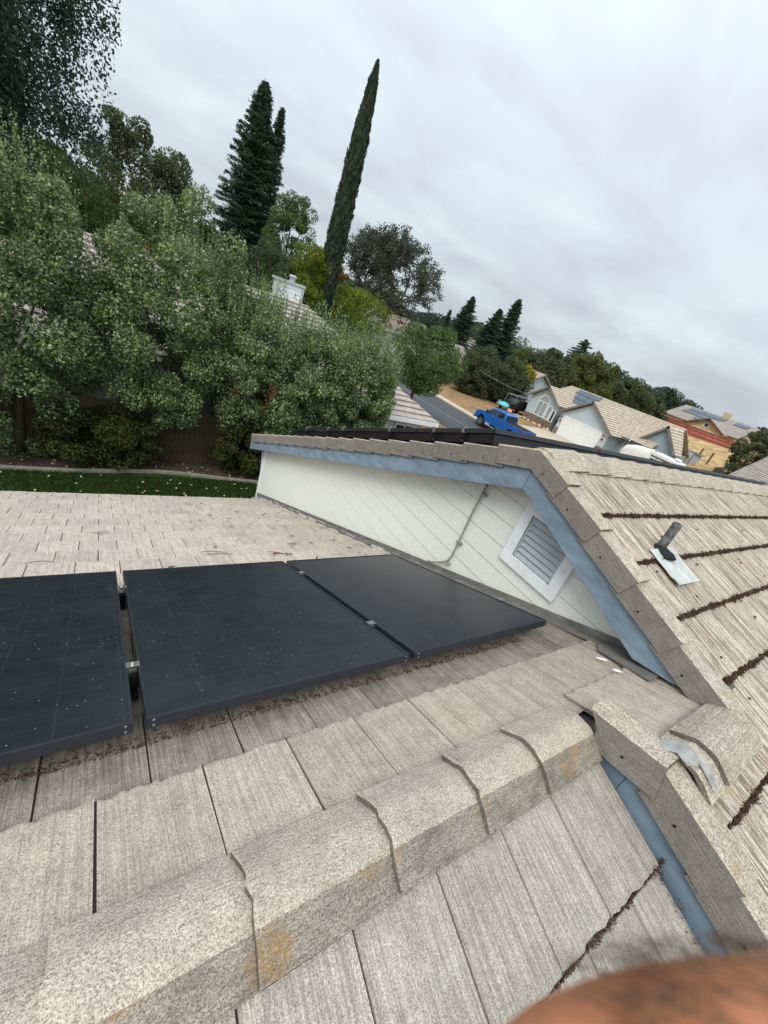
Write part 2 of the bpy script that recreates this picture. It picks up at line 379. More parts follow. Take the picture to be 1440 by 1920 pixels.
sheet('pavement', [(30.3, -60), (31.5, -60), (31.6, 31), (32.2, 40), (33.0, 60), (34.6, 120), (33.4, 120), (31.75, 60), (30.97, 40), (30.4, 31)], .12, M['concrete'], .42)
sheet('driveway', [(31.5, 24.0), (33.5, 24.6), (45.9, 24.2), (45.9, 31.0), (37, 30.0), (31.6, 27.2)], .03, M['concrete'], .3)
sheet('path', [(38.5, 33.2), (39.7, 32.4), (46, 35.4), (45.5, 36.6)], .035, M['concrete'], .3)
# back garden: lawn, curved concrete edging, planting bed
kx = np.linspace(-14, 14, 57)
def kerb_y(x): return 12.25+.28*math.exp(-((x-1.6)/1.6)**2)-.10*sstep((x-2.5)/3)
lawn = MB()
for i in range(56):
    x0, x1 = kx[i], kx[i+1]; lawn.add([(x0, 5, .02), (x1, 5, .02), (x1, kerb_y(x1), .02), (x0, kerb_y(x0), .02)], [(0, 1, 2, 3)])
tag(lawn.build('lawn', M['grass']), kind='structure')
kb = MB()
for i in range(56):
    x0, x1 = kx[i], kx[i+1]
    for (ya, yb) in ((0, .13),):
        vs = [(x0, kerb_y(x0)+ya, 0), (x1, kerb_y(x1)+ya, 0), (x1, kerb_y(x1)+yb, 0), (x0, kerb_y(x0)+yb, 0)]
        vs += [(a, b_, .09) for a, b_, c in vs]
        kb.add(vs, [(4, 5, 6, 7), (0, 1, 5, 4), (2, 3, 7, 6)])
tag(kb.build('lawn_edging', M['kerbc']), kind='structure')
bed = MB()
for i in range(56):
    x0, x1 = kx[i], kx[i+1]
    bed.add([(x0, kerb_y(x0)+.13, .05), (x1, kerb_y(x1)+.13, .05), (x1, 13.9, .07), (x0, 13.9, .07)], [(0, 1, 2, 3)])
tag(bed.build('planting_bed', M['soil']), kind='structure')

def leaf_mesh(name, C, D, Nn, ln, wd, mat, fold=.18):
    """rhombic folded leaves. C centre, D axis, Nn normal (n,3)"""
    D = D/np.linalg.norm(D, axis=1, keepdims=True)
    B = np.cross(D, Nn); B /= (np.linalg.norm(B, axis=1, keepdims=True)+1e-9); Nn = np.cross(B, D)
    ln = np.asarray(ln).reshape(-1, 1)*np.ones((len(C), 1)); wd = np.asarray(wd).reshape(-1, 1)*np.ones((len(C), 1))
    v = np.empty((len(C), 4, 3))
    v[:, 0] = C-D*ln*.5; v[:, 1] = C+B*wd*.5+Nn*wd*fold; v[:, 2] = C+D*ln*.5; v[:, 3] = C-B*wd*.5+Nn*wd*fold
    n = len(C); me = bpy.data.meshes.new(name)
    me.vertices.add(4*n); me.vertices.foreach_set('co', v.reshape(-1).astype(np.float32))
    base = np.arange(n)[:, None]*4
    tri = np.concatenate([base+np.array([0, 1, 2]), base+np.array([0, 2, 3])], axis=1).reshape(-1)
    me.loops.add(6*n); me.loops.foreach_set('vertex_index', tri.astype(np.int32))
    me.polygons.add(2*n); me.polygons.foreach_set('loop_start', (np.arange(2*n)*3).astype(np.int32))
    me.materials.append(mat); me.update(); me.validate()
    return me
def rdir(n):
    d = rng.normal(size=(n, 3)); return d/np.linalg.norm(d, axis=1, keepdims=True)
# grass blades and fallen leaves on the lawn
n = 26000; C = np.stack([rng.uniform(-5, 5.2, n), rng.uniform(10.2, 12.3, n), np.full(n, .045)], 1)
D = rdir(n)*.5+np.array([0, 0, 1.0]); me = leaf_mesh('grass', C, D, rdir(n), .07, .014, leaf_mat('grass_blades', (.012, .03, .006), (.025, .055, .010), (.05, .08, .015), .2, .7))
tag(link('grass', me), 'short dark green lawn grass beside the roof edge', 'grass', kind='stuff')
n = 130; xx = rng.uniform(-5, 5, n); yy = np.where(rng.random(n) < .5, rng.uniform(10.5, 12.3, n), rng.uniform(12.4, 13.2, n))
C = np.stack([xx, yy, np.where(yy < 12.3, .09, .10)], 1); me = leaf_mesh('fallen_leaves', C, rdir(n)*[1, 1, .2], rdir(n)*.3+np.array([0, 0, 1]), rng.uniform(.05, .11, n), .05, M['leaf_yellow'])
tag(link('fallen_leaves', me), 'pale yellow leaves scattered over the lawn and planting bed', 'leaves', kind='stuff')

# ------------------------------------------------------------------ the house we stand on
house = empty('house', (0, 0, 0), 0, 'the house in the foreground: beige tiled roofs, pale green gable and blue fascia boards', 'house')
# frames: local x across, local y down the slope, local z out of the roof
def frame(n, d, flip):
    """plane n.P=-d relative to the camera; origin at y=0"""
    o = Vector((0, 0, H-d/CT))
    if flip: ex, ey, ez = Vector((-1, 0, 0)), Vector((0, -CT, -SN)), Vector((0, -SN, CT))
    else: ex, ey, ez = Vector((1, 0, 0)), Vector((0, CT, -SN)), Vector((0, SN, CT))
    m = Matrix((ex, ey, ez)).transposed().to_4x4(); m.translation = o; return m
TH = .044
FA = frame(None, 1.08+TH-.006, False)                 # far slope of the lower roof
zB = -1.297-TN*.325
FB = frame(None, -CT*zB+TH-.006, True)                # near slope of the lower roof
FU = frame(None, CT*1.19+TH-.008, True)               # near slope of the upper roof
zU2 = -.475+TN*1.71
FV = frame(None, -CT*(zU2-.02)+TH-.008, False)        # far slope of the upper roof
W_, E_, LEN = .29, .375, .43
def tile_mesh(i, w=W_, seg=13, mat='tile'):
    r = random.Random(100+i)
    b = MB(); xs = [w*k/seg for k in range(seg+1)]
    for k in range(1, seg): xs[k] += r.uniform(-.006, .006)
    g = .006; xs[0] = g; xs[-1] = w-.0006
    dz = [r.uniform(-.0022, .0018) for _ in xs]
    for k in r.sample(range(1, seg), 4): dz[k] -= .004
    jy = [r.uniform(-.010, .005) for _ in xs]
    rows = [0.0, -.012, -.20, -LEN]
    top = []; vs = []
    for j, y in enumerate(rows):
        for k, x in enumerate(xs):
            z = TH+(y/LEN)*.026+dz[k]-(.004 if j == 0 else 0)
            vs.append((x, y+(jy[k] if j < 2 else 0), z))
    n = len(xs)
    for k, x in enumerate(xs): vs.append((x, jy[k]*.6, TH-.024))
    for k, x in enumerate(xs): vs.append((x, -LEN, -.004))
    fs = []
    for j in range(3):
        for k in range(n-1): fs.append((j*n+k, (j+1)*n+k, (j+1)*n+k+1, j*n+k+1)[::-1])
    for k in range(n-1): fs.append((k, k+1, 4*n+k+1, 4*n+k)[::-1])
    fs.append((0, n, 2*n, 3*n, 5*n, 4*n)[::-1]); fs.append((n-1, 2*n-1, 3*n-1, 4*n-1, 6*n-1, 5*n-1))
    b.add(vs, fs)
    b.mi = 1; c0 = .0105
    b.add([(-.0015, .004, TH-.0095), (c0, .004, TH-.0095), (c0, -LEN, -.006+.014), (-.0015, -LEN, .008)], [(0, 1, 2, 3)])
    return b
TILES = {}
for mk in ('tile', 'tile_far', 'tile_gray', 'tile_cream', 'tile_dirt_shade'):
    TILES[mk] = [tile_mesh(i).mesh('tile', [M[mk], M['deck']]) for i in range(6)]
cands = []   # (score, roof, frame, x, s, sx, matkey, variant)
def proj(P):
    v = Vector(P)-Vector((0, 0, H)); wz = v.dot(FW)
    if wz < .05: return None
    return 720+756.88*v.dot(CR)/wz, 960+756.88*v.dot(CD)/wz, wz
def put_tiles(roof, F, x0, x1, s_list, off, mk, smin=-99):
    for r_i, s in enumerate(s_list):
        o = off[r_i % len(off)] if isinstance(off, (list, tuple)) else off
        k = math.floor((x0-o)/W_)
        while o+k*W_ < x1-1e-6:
            a, b_ = max(x0, o+k*W_), min(x1, o+(k+1)*W_); k += 1
            if b_-a < .03: continue
            P = F @ Vector(((a+b_)/2, s-E_/2, TH)); q = proj(P); sc = 0
            if q and -40 < q[0] < 1480 and -40 < q[1] < 1960:
                nrm = (F.to_3x3() @ Vector((0, 0, 1))); vd = (Vector((0, 0, H))-P); dist = vd.length
                sc = (b_-a)*abs(nrm.dot(vd.normalized()))/dist**2
            cands.append((sc, roof, F, a, s, (b_-a)/W_, mk(a, s) if callable(mk) else mk, random.randrange(6), min(1.0, (s-smin)/LEN)))
# roof decks (solid bodies under the tiles)
def deck(name, F, polys, th=.14):
    b = MB()
    for p in polys: b.prism(p, lambda u, v, t: (u, v, t), -th, -.004)
    o = b.build(name, M['deck'], house, F); return o
sA = lambda y: y/CT
roofA = deck('lower_roof', FA, [[(-6, sA(.325)), (2.82, sA(.325)), (2.82, 7.93), (-6, 7.93)], [(1.85, .04), (2.82, .04), (2.82, sA(.325)), (1.85, sA(.325))]])
sB = lambda y: -y/CT
roofB = deck('lower_roof_near', FB, [[(-1.80, sB(.30)), (6, sB(.30)), (6, 6.0), (-1.80, 6.0)]])
roofU = deck('upper_roof', FU, [[(-13, sB(1.68)), (-2.66, sB(1.68)), (-2.66, 6.2), (-13, 6.2)], [(-2.66, .03), (-1.86, .03), (-1.86, 6.2), (-2.66, 6.2)]])
roofV = deck('upper_roof_far', FV, [[(2.66, sA(1.74)), (13, sA(1.74)), (13, 8.75), (2.66, 8.75)]])
sl_A = [.8365+E_*k-.0 for k in range(19)]
put_tiles(roofA, FA, -5.8, 2.80, sl_A, [0.0, .145], lambda a, s: 'tile' if s < 1.0 else ('tile_dirt_shade' if s < 1.5 else ('tile' if s < 2.6 else 'tile_far')))
put_tiles(roofA, FA, 1.93, 2.80, [.515], [.06], 'tile')
s0B = sB(-.13)
put_tiles(roofB, FB, -1.78, 5.8, [s0B+E_*k for k in range(15)], [.035, .18], 'tile_gray', smin=sB(.315))
sU = [.548+.372*k for k in range(-16, 4)]; sU = [-x for x in sU]; sU.sort()
put_tiles(roofU, FU, -12.9, -2.70, [s for s in sU if s > -1.62], [.02, .165], 'tile_cream', smin=-1.83)
put_tiles(roofU, FU, -2.70, -1.92, [s for s in sU if s > .1], [.02, .165], 'tile_cream', smin=.02)
sV = [sA(1.71)+.32+E_*k for k in range(19)]
put_tiles(roofV, FV, 2.72, 12.9, sV, [0, .145], 'tile_far', smin=1.87)
cands.sort(key=lambda c: -c[0])
for c in cands[:290]:
    sc, roof, F, a, s, sx, mk, var, sy = c
    o = bpy.data.objects.new('tile', TILES[mk][var]); COL.objects.link(o); o.parent = roof
    o.matrix_local = Matrix.Translation((a, s+random.uniform(-.003, .003), random.uniform(-.001, .001))) @ Matrix.Rotation(random.uniform(-.004, .004), 4, 'Z') @ Matrix.Diagonal((sx, sy, 1, 1))
rest = {}
for c in cands[290:]:
    sc, roof, F, a, s, sx, mk, var, sy = c
    key = (roof.name, mk); rest.setdefault(key, (roof, []))[1].append(c)
def np_mesh(me):
    v = np.empty(len(me.vertices)*3); me.vertices.foreach_get('co', v); return v.reshape(-1, 3), [tuple(p.vertices) for p in me.polygons], [p.material_index for p in me.polygons]
cache = {}
for (rn, mk), (roof, cs) in rest.items():
    V_, F_, off, MI = [], [], 0, []
    for c in cs:
        sc, _, F, a, s, sx, mk_, var, sy = c
        if (mk_, var) not in cache: cache[(mk_, var)] = np_mesh(TILES[mk_][var])
        v, f, mi_ = cache[(mk_, var)]; MI += mi_
        V_.append(v*[sx, sy, 1]+[a, s+random.uniform(-.003, .003), random.uniform(-.001, .001)])
        F_ += [tuple(i+off for i in q) for q in f]; off += len(v)
    me = bpy.data.meshes.new('tiles'); me.from_pydata(np.concatenate(V_).tolist(), [], F_); me.materials.append(M[mk]); me.materials.append(M['deck']); me.polygons.foreach_set('material_index', MI); me.update()
    tag(link('tiles', me, roof), kind='stuff')

# ridge caps -----------------------------------------------------------
def cap_mesh(i, length, hw=.137, top=.043, drop=.071, th=.020, tilt=.030, nseg=18, mats=None):
    r = random.Random(500+i); b = MB()
    e = .010
    prof = [(-hw, -drop), (-hw*.55-top*.2, -drop*.42), (-top-e, -.008), (-top+e, 0), (0, .002), (top-e, 0), (top+e, -.008), (hw*.55+top*.2, -drop*.42), (hw, -drop)]
    n = len(prof); vs = []
    rows = [0, .006, .02]+[length*k/nseg for k in range(1, nseg+1)]
    off = [r.uniform(-.006, .006) for _ in range(n)]
    for j, x in enumerate(rows):
        for k, (y, z) in enumerate(prof):
            jit = r.uniform(-.0012, .0012)
            vs.append((x+(off[k] if j < 3 else 0), y+jit*(1 if abs(y) < hw else .4), z+tilt*(1-x/length)+jit-(.004 if j == 0 else 0)+th))
    fs = []; m = []
    R = len(rows)
    for j in range(R-1):
        for k in range(n-1):
            fs.append((j*n+k, (j+1)*n+k, (j+1)*n+k+1, j*n+k+1)); m.append(1 if k < 2 else 0)
    b0 = len(vs)
    for j in (0, R-1):
        for k, (y, z) in enumerate(prof): vs.append((rows[j]+(off[k] if j == 0 else 0), y*(.9 if abs(y) > top*2 else .85), z+tilt*(1-rows[j]/length)-.002))
    for k in range(n-1):
        fs.append((k, k+1, b0+k+1, b0+k)); m.append(2)
        fs.append(((R-1)*n+k, b0+n+k, b0+n+k+1, (R-1)*n+k+1)); m.append(0)
        fs.append((b0+k, b0+k+1, b0+n+k+1, b0+n+k)); m.append(0)
    for k, kk in ((0, 0), (n-1, 1)):     # underside side strips
        fs.append((k, b0+k, b0+n+k, (R-1)*n+k) if kk == 0 else (k, (R-1)*n+k, b0+n+k, b0+k)); m.append(1 if kk == 0 else 0)
    b.add(vs, fs); b.m = m
    me = b.mesh('ridge_tile', (mats or [M['cap'], M['cap_dirty']])+[M['edge']], smooth=True)
    me.polygons.foreach_set('use_smooth', [True]*len(fs)); 
    me.set_sharp_from_angle(angle=math.radians(28))
    return me
zr = H-1.310
joints = [1.384, 1.045, .685, .300, -.075, -.45, -.82, -1.19, -1.56, -1.93, -2.30, -2.67, -3.04, -3.41, -3.78, -4.15, -4.52]
for i, x in enumerate(joints):
    end = 1.796 if i == 0 else joints[i-1]+.05
    me = cap_mesh(i, end-x)
    o = link('ridge_tile', me, house, Matrix.Translation((x, .328+random.uniform(-.002, .002), zr)) @ Matrix.Rotation(random.uniform(-.006, .006), 4, 'Z'))
# saddle caps by the rake
for i, (x, e) in enumerate(((1.93, 2.22), (2.09, 2.62))):
    me = cap_mesh(40+i, e-x, hw=.125, drop=.06, tilt=.02 if i else .0, mats=[M['rake_top'], M['rake_top']])
    link('ridge_tile', me, house, Matrix.Translation((x, .0, H-1.175+(.008 if i else .0))))
# upper ridge caps
zru = H-.475-.012
x = 2.66; i = 0
while x < 12.6:
    me = cap_mesh(60+i, .40, hw=.17, top=.055, drop=.082, tilt=.022, nseg=4, mats=[M['rake_top'], M['rake_top']])
    link('ridge_tile', me, house, Matrix.Translation((x+.40, 1.71, zru-.028)) @ Matrix.Rotation(math.pi, 4, 'Z'))
    x += .345; i += 1

# rake (verge) tiles: dark face toward the wall side, light top -----------------
def rake_mesh(i, length, Hs=.150, top=.145, tilt=.028, th=.02, cut0=0.0, cut1=0.0):
    """local x = down slope (lower end at x=length, raised), y = inward (away from the face), z = up the slope normal"""
    r = random.Random(900+i); b = MB(); n = 7; vs = []
    prof = [(0, -Hs), (0, -.01), (.010, 0), (top, -.002)]
    inner = [(th, -Hs), (th, -th-.01), (th+.01, -th), (top, -th)]
    for j in range(n):
        x = length*j/(n-1)
        for (y, z) in prof+inner[::-1]:
            cut = (cut0*(1+z/Hs*-1) if j == 0 else 0)
            xx = x + (cut0*(-z/Hs) if j == 0 else 0) + (cut1*(-z/Hs) if j == n-1 else 0)
            vs.append((xx, y+r.uniform(-.0008, .0008)+(.012*(1-x/length) if y < .05 else 0), z+tilt*(x/length)+r.uniform(-.001, .001)))
    P = 8; fs = []; m = []
    for j in range(n-1):
        for k in range(P):
            k2 = (k+1) % P
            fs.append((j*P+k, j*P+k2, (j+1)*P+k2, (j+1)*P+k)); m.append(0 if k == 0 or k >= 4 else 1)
    for a, q in ((0, 1), (n-1, 0)):
        f = [(a*P+0, a*P+1, a*P+6, a*P+7), (a*P+1, a*P+2, a*P+5, a*P+6), (a*P+2, a*P+3, a*P+4, a*P+5)]
        for g in f: fs.append(g[::-1] if q else g); m.append(3)
    b.add(vs, fs); b.m = m
    # nail head on the face
    b.mi = 2
    for kx in (length*.45,): b.lathe([(.006, 0), (.006, .002), (.003, .003)], seg=8, T=Matrix.Translation((kx, .001, -.085)) @ Matrix.Rotation(math.pi/2, 4, 'X'))
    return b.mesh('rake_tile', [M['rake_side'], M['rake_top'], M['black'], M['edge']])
def rake_frame(X, y, z, down_sign):
    """down_sign -1: slope falls toward -Y"""
    ex = Vector((0, down_sign*CT, -SN)); ez = Vector((0, down_sign*SN, CT)); ey = Vector((1, 0, 0))
    if ex.cross(ey).dot(ez) < 0: pass
    m = Matrix((ex, ey, ez)).transposed().to_4x4(); m.translation = Vector((X, y, z)); return m
XR, XL = 2.58, 1.80
def arrU(y): return H-1.17+TN*y
def arrV(y): return H-.475-TN*(y-1.71)
ys = [1.71, 1.40, 1.05, .71, .365, .02]
for i in range(5):
    a, b_ = ys[i], ys[i+1]; ln = (a-b_)/CT
    o = link('rake_tile', rake_mesh(i, ln+(.06 if 0 < i else .01), cut1=(-.10 if i == 4 else 0)), house)
    a2 = a+(.06*CT if i > 0 else .0)
    o.matrix_local = rake_frame(XR, a2, arrU(a2)-.022, -1)
y = 1.71; i = 0
while y < 8.0:
    y2 = min(y+.352, 8.12); ln = (y2-y)/CT; a2 = y-(.06*CT if i else 0)
    o = link('rake_tile', rake_mesh(20+i, ln+(.06 if i else 0)), house); o.matrix_local = rake_frame(XR, a2, arrV(a2)-.022, 1)
    y = y2; i += 1
    if y2 >= 8.12: break
yl = [.03, -.322, -.67, -1.02, -1.37, -1.72, -2.07, -2.42, -2.77, -3.12, -3.47]
for i in range(len(yl)-1):
    a, b_ = yl[i], yl[i+1]; a2 = a+(.055*CT if i else .0)
    o = link('rake_tile', rake_mesh(60+i, (a2-b_)/CT, Hs=.165, cut0=(.0 if i else .055)), house); o.matrix_local = rake_frame(XL, a2, arrU(a2)-.02, -1)
# the short piece that runs down the other side of the little gable
o = link('rake_tile', rake_mesh(80, .315, Hs=.165, cut0=-.0, cut1=-.12), house)
m = rake_frame(XL-.012, .035, H-1.152, 1); m = m @ Matrix.Rotation(math.radians(-8), 4, 'Y'); o.matrix_local = m

# fascia boards --------------------------------------------------------
def board(name, X0, X1, poly, mat, parent=house, bev=.003):
    b = MB(); b.prism(poly, lambda u, v, t: (t, u, v), X0, X1); o = b.build(name, mat, parent)
    return bevel(o, bev, 1) if bev else o
XF = 2.612
def zU(y, d): return arrU(y)-d
def zV(y, d): return arrV(y)-d
ya = 1.71
board('fascia_board', XF, XF+.035, [(ya, zU(ya, .115)), (ya, zU(ya, .34)), (.50, zU(.50, .34)), (.30, zU(.30, .22)), (.16, zU(.16, .115))], M['fascia'])
board('fascia_board', XF, XF+.035, [(ya+.004, zV(ya, .115)), (3.55, zV(3.55, .115)), (3.55, zV(3.55, .35)), (ya+.004, zV(ya, .35))], M['fascia'])
board('fascia_board', XF+.002, XF+.035, [(3.555, zV(3.555, .115)), (8.10, zV(8.10, .115)), (8.10, zV(8.10, .335)), (3.555, zV(3.555, .35))], M['fascia'])
board('fascia_board', XL+.034, XL+.066, [(.10, zU(.06, .10)), (-3.6, zU(-3.6, .10)), (-3.6, zU(-3.6, .42)), (.10, zU(.10, .36))], M['fascia'])
board('fascia_board', XL+.036, XL+.068, [(.101, zU(.06, .10)), (.27, H-1.295), (.27, H-1.50), (.101, H-1.50)], M['fascia'])
# soffit behind the rake board
board('soffit', XF+.035, 2.86, [(ya, zU(ya, .13)), (ya, zU(ya, .15)), (.2, zU(.2, .15)), (.2, zU(.2, .13))], M['trimw'], bev=0)
board('soffit', XF+.035, 2.86, [(ya, zV(ya, .13)), (8.1, zV(8.1, .13)), (8.1, zV(8.1, .15)), (ya, zV(ya, .15))], M['trimw'], bev=0)

# gable wall and its lap boards ----------------------------------------
XW = 2.84
def A_z(y): return H-1.297-TN*(y-.325)
wallpoly = [(.05, A_z(.05)-.02), (.05, zU(.05, .16)), (ya, zU(ya, .16)), (7.72, zV(7.72, .16)), (7.72, A_z(7.72)-.3), (7.0, A_z(7.0)-.02)]
hull = [(.12, A_z(.12)-.05), (7.70, A_z(7.70)-.05), (7.70, zV(7.70, .155)), (ya, zU(ya, .155)), (.12, zU(.12, .155))]
hull = [(.30, A_z(.30)-.05), (7.70, A_z(7.70)-.05), (7.70, zV(7.70, .155)), (ya, zU(ya, .155)), (.30, zU(.30, .155))]
wall = MB(); wall.prism(hull, lambda u, v, t: (t, u, v), XW+.012, XW+.14); wallo = wall.build('gable_wall', M['siding'], house)
z0 = H-4.61
while z0 < H-.6:
    p = clip(clip(hull, 0, -1, -z0), 0, 1, z0+.1935)
    if len(p) >= 3:
        b = MB(); n = len(p)
        vs = [(XW-.004+(v-z0)/.2*.006, u, v) for u, v in p]+[(XW+.010, u, v) for u, v in p]
        b.add(vs, [tuple(range(n))[::-1], tuple(range(n, 2*n))]+[(i, (i+1) % n, n+(i+1) % n, n+i) for i in range(n)])
        b.build('siding_board', M['siding'], wallo)
    z0 += .2
gapm = MB(); gapm.prism(hull, lambda u, v, t: (t, u, v), XW+.0101, XW+.0118); gapm.build('backing_felt', M['h_trim'], wallo)
# corner trim and downspout at the far end
board('corner_trim', XW-.02, XW+.15, [(7.70, A_z(7.7)-.6), (7.78, A_z(7.78)-.6), (7.78, zV(7.78, .15)), (7.70, zV(7.7, .15))], M['trimw'])
b = MB(); b.tube([(XW+.03, 7.98, zV(8.0, .36)), (XW+.03, 7.93, zV(8.0, .50)), (XW+.03, 7.83, zV(8.0, .85)), (XW+.03, 7.82, .1)], .022, 8); b.build('downspout', M['trimw'], house)
# louvered vent
vent = MB(); va, vb, vz0, vz1 = 1.154, 1.734, H-1.490, H-.915
fw = .095; X0 = XW-.035
fr = MB(); fr.box(X0, XW+.01, va, vb, vz0, vz0+fw); fr.box(X0+.002, XW+.01, vb-fw, vb, vz0+fw, vz1); fr.box(X0+.002, XW+.01, va, va+fw, vz0+fw, vz1); fr.box(X0+.002, XW+.01, va+fw, vb-fw, vz1-fw, vz1)
vo_ = fr.build('gable_vent', M['trimw'], house); bevel(vo_, .003, 1)
bk = MB(); bk.box(XW-.008, XW-.004, va+fw, vb-fw, vz0+fw, vz1-fw); bk.build('vent_backing', M['black'], vo_)
inner = MB(); q = .014; ia, ib = va+fw, vb-fw
inner.box(X0+.008, XW-.008, ib-q-.012, ib-.012, vz0+fw, vz1-fw); inner.box(X0+.008, XW-.008, ia, ia+q, vz0+fw, vz1-fw); inner.box(X0+.008, XW-.008, ia, ib-.012, vz0+fw, vz0+fw+.01)
inner.build('louver_frame', M['louver'], vo_)
zz = vz0+fw+.012
while zz < vz1-fw:
    b = MB(); b.add([(X0+.006, ia+q, zz), (X0+.006, ib-q-.012, zz), (XW-.012, ib-q-.012, zz+.036), (XW-.012, ia+q, zz+.036), (X0+.006, ia+q, zz+.006), (X0+.006, ib-q-.012, zz+.006), (XW-.012, ib-q-.012, zz+.042), (XW-.012, ia+q, zz+.042)],
                    [(0, 1, 2, 3), (7, 6, 5, 4), (0, 4, 5, 1), (1, 5, 6, 2), (2, 6, 7, 3), (3, 7, 4, 0)])
    b.build('slat', M['louver'], vo_); zz += .052
# conduit down the wall
cy = 2.16
pts = [(XW-.03, 2.17, zV(2.2, .30)), (XW-.03, 2.19, H-1.25), (XW-.03, 2.19, H-1.60), (XW-.03, 2.19, H-1.82), (XW-.032, 2.21, H-1.90), (XW-.04, 2.27, H-1.96), (XW-.05, 2.36, H-2.03), (XW-.06, 2.42, H-2.06)]
cdo = MB(); cdo.tube(pts, .0095, 10); cdo_o = cdo.build('conduit', M['conduit'], house, smooth=True)
for (yy_, zz_) in ((2.17, H-1.12), (2.19, H-1.66), (2.215, H-1.92)):
    b = MB(); b.box(XW-.045, XW-.006, yy_-.035, yy_+.018, zz_-.009, zz_+.009); b.build('strap', M['conduit'], cdo_o)
# wall flashing over the tiles and old sealant on it
fl = MB(); fl.box(2.735, 2.842, .62, 7.72, TH-.004, TH+.012, None); flo = fl.build('wall_flashing', M['flash'], house, FA)
fl = MB(); fl.prism([(.10, A_z(.10)-.01), (7.7, A_z(7.7)-.03), (7.7, A_z(7.7)+.05), (.10, A_z(.10)+.07)], lambda u, v, t: (t, u, v), XW-.018, XW-.0125); fl.build('wall_flashing', M['flash'], house)
b = MB(); r = random.Random(3)
s = 2.2
while s < 7.6:
    l = r.uniform(.08, .30); wv_ = r.uniform(.010, .026); xo = 2.715+r.uniform(-.012, .012)
    b.box(xo, xo+wv_, s, s+l, TH-.01, TH+.016+r.uniform(0, .006), Matrix.Rotation(r.uniform(-.02, .02), 4, 'Z')); s += l*r.uniform(.9, 1.6)
o = b.build('sealant', M['caulk'], house, FA); o['kind'] = 'stuff'
# a curb sheet where the near end of the rake board lands on the roof
b = MB(); b.prism([(2.52, .36), (2.80, .36), (2.80, .80), (2.62, .70)], lambda u, v, t: (u, v, t), TH+.004, TH+.014); b.build('step_flashing', M['flash'], house, FA)
for (x, s, l, w2) in ((2.50, .62, .07, .022), (2.44, .50, .05, .024)):
    b = MB(); b.lathe([(.001, .0), (1, .0), (.8, .004), (.001, .005)], seg=7, T=Matrix.Diagonal((w2*.6, l*.5, 1, 1))); o = b.build('paint_splash', M['trimw'], house, FA @ Matrix.Translation((x, s, TH+.015)) @ Matrix.Rotation(.5, 4, 'Z'))
# mortar patch on the saddle
def blob_sheet(name, pts, z, mat, F, parent, th=.012):
    b = MB(); n = len(pts); cx = sum(p[0] for p in pts)/n; cy_ = sum(p[1] for p in pts)/n
    vs = [(x, y, z) for x, y in pts]+[(cx+(x-cx)*.8, cy_+(y-cy_)*.8, z+th) for x, y in pts]+[(cx, cy_, z+th*1.2)]
    fs = [(i, (i+1) % n, n+(i+1) % n, n+i) for i in range(n)]+[(n+i, n+(i+1) % n, 2*n) for i in range(n)]
    b.add(vs, fs); return b.build(name, mat, parent, F, smooth=True)
def surf_patch(name, pts3, th, mat):
    b = MB(); n = len(pts3); c = sum((Vector(p) for p in pts3), Vector())/n
    vs = [tuple(Vector(p)) for p in pts3]+[tuple(c.lerp(Vector(p), .75)+Vector((0, 0, th))) for p in pts3]+[tuple(c+Vector((0, 0, th*1.1)))]
    b.add(vs, [(i, (i+1) % n, n+(i+1) % n, n+i) for i in range(n)]+[(n+i, n+(i+1) % n, 2*n) for i in range(n)])
    return b.build(name, mat, house, smooth=True)
surf_patch('mortar_patch', [(1.86, .12, H-1.185), (1.89, .13, H-1.18), (1.97, .09, H-1.145), (2.00, .04, H-1.127), (1.98, -.01, H-1.13), (1.93, -.02, H-1.135), (1.89, .0, H-1.142), (1.91, .05, H-1.145)], .006, M['mortar'])
surf_patch('mortar_patch', [(1.975, .01, H-1.125), (1.99, -.03, H-1.122), (1.975, -.09, H-1.155), (1.955, -.12, H-1.18), (1.95, -.08, H-1.165), (1.955, -.02, H-1.135)], .004, M['mortar'])
# plumbing vent with collar and flashing sheet
px_, py_ = 3.22, .90; pz = H-1.19+TN*py_
pv = empty('plumbing_vent', (px_, py_, pz)); pv.parent = house
b = MB(); b.lathe([(.030, -.06), (.030, .215), (.026, .217), (.026, .10)], seg=20); b.build('pipe', M['galv'], pv, smooth=False)
b = MB(); b.lathe([(.115, -.035), (.095, -.008), (.045, .022), (.033, .036), (.031, .036)], seg=24, T=Matrix.Rotation(-.25, 4, 'X')); b.build('collar', M['gap'], pv, smooth=True)
b = MB()
nx_, ny_ = 9, 9; vs = []
FUi = FU.inverted()
for j in range(ny_):
    for i in range(nx_):
        u = -3.41+.37*i/(nx_-1)-.0; s = -.985+.275*j/(ny_-1)
        zc_ = TH+.006+.006*math.sin(i*1.3)*math.sin(j)*.4+(.012 if j > 6 else 0)*(i/8)
        vs.append((u+.05*(j/8)*0, s, zc_))
b.add(vs, [(j*nx_+i, j*nx_+i+1, (j+1)*nx_+i+1, (j+1)*nx_+i) for j in range(ny_-1) for i in range(nx_-1)])
o = b.build('pipe_flashing', M['lead'], house, FU); so_ = o.modifiers.new('s', 'SOLIDIFY'); so_.thickness = .003; so_.offset = 1
# gutter of the lower roof
yg = 7.40; zg = A_z(yg)
b = MB(); b.box(-6, 2.80, yg-.02, yg+.05, zg-.20, zg-.09); b.build('gutter', M['trimw'], house)
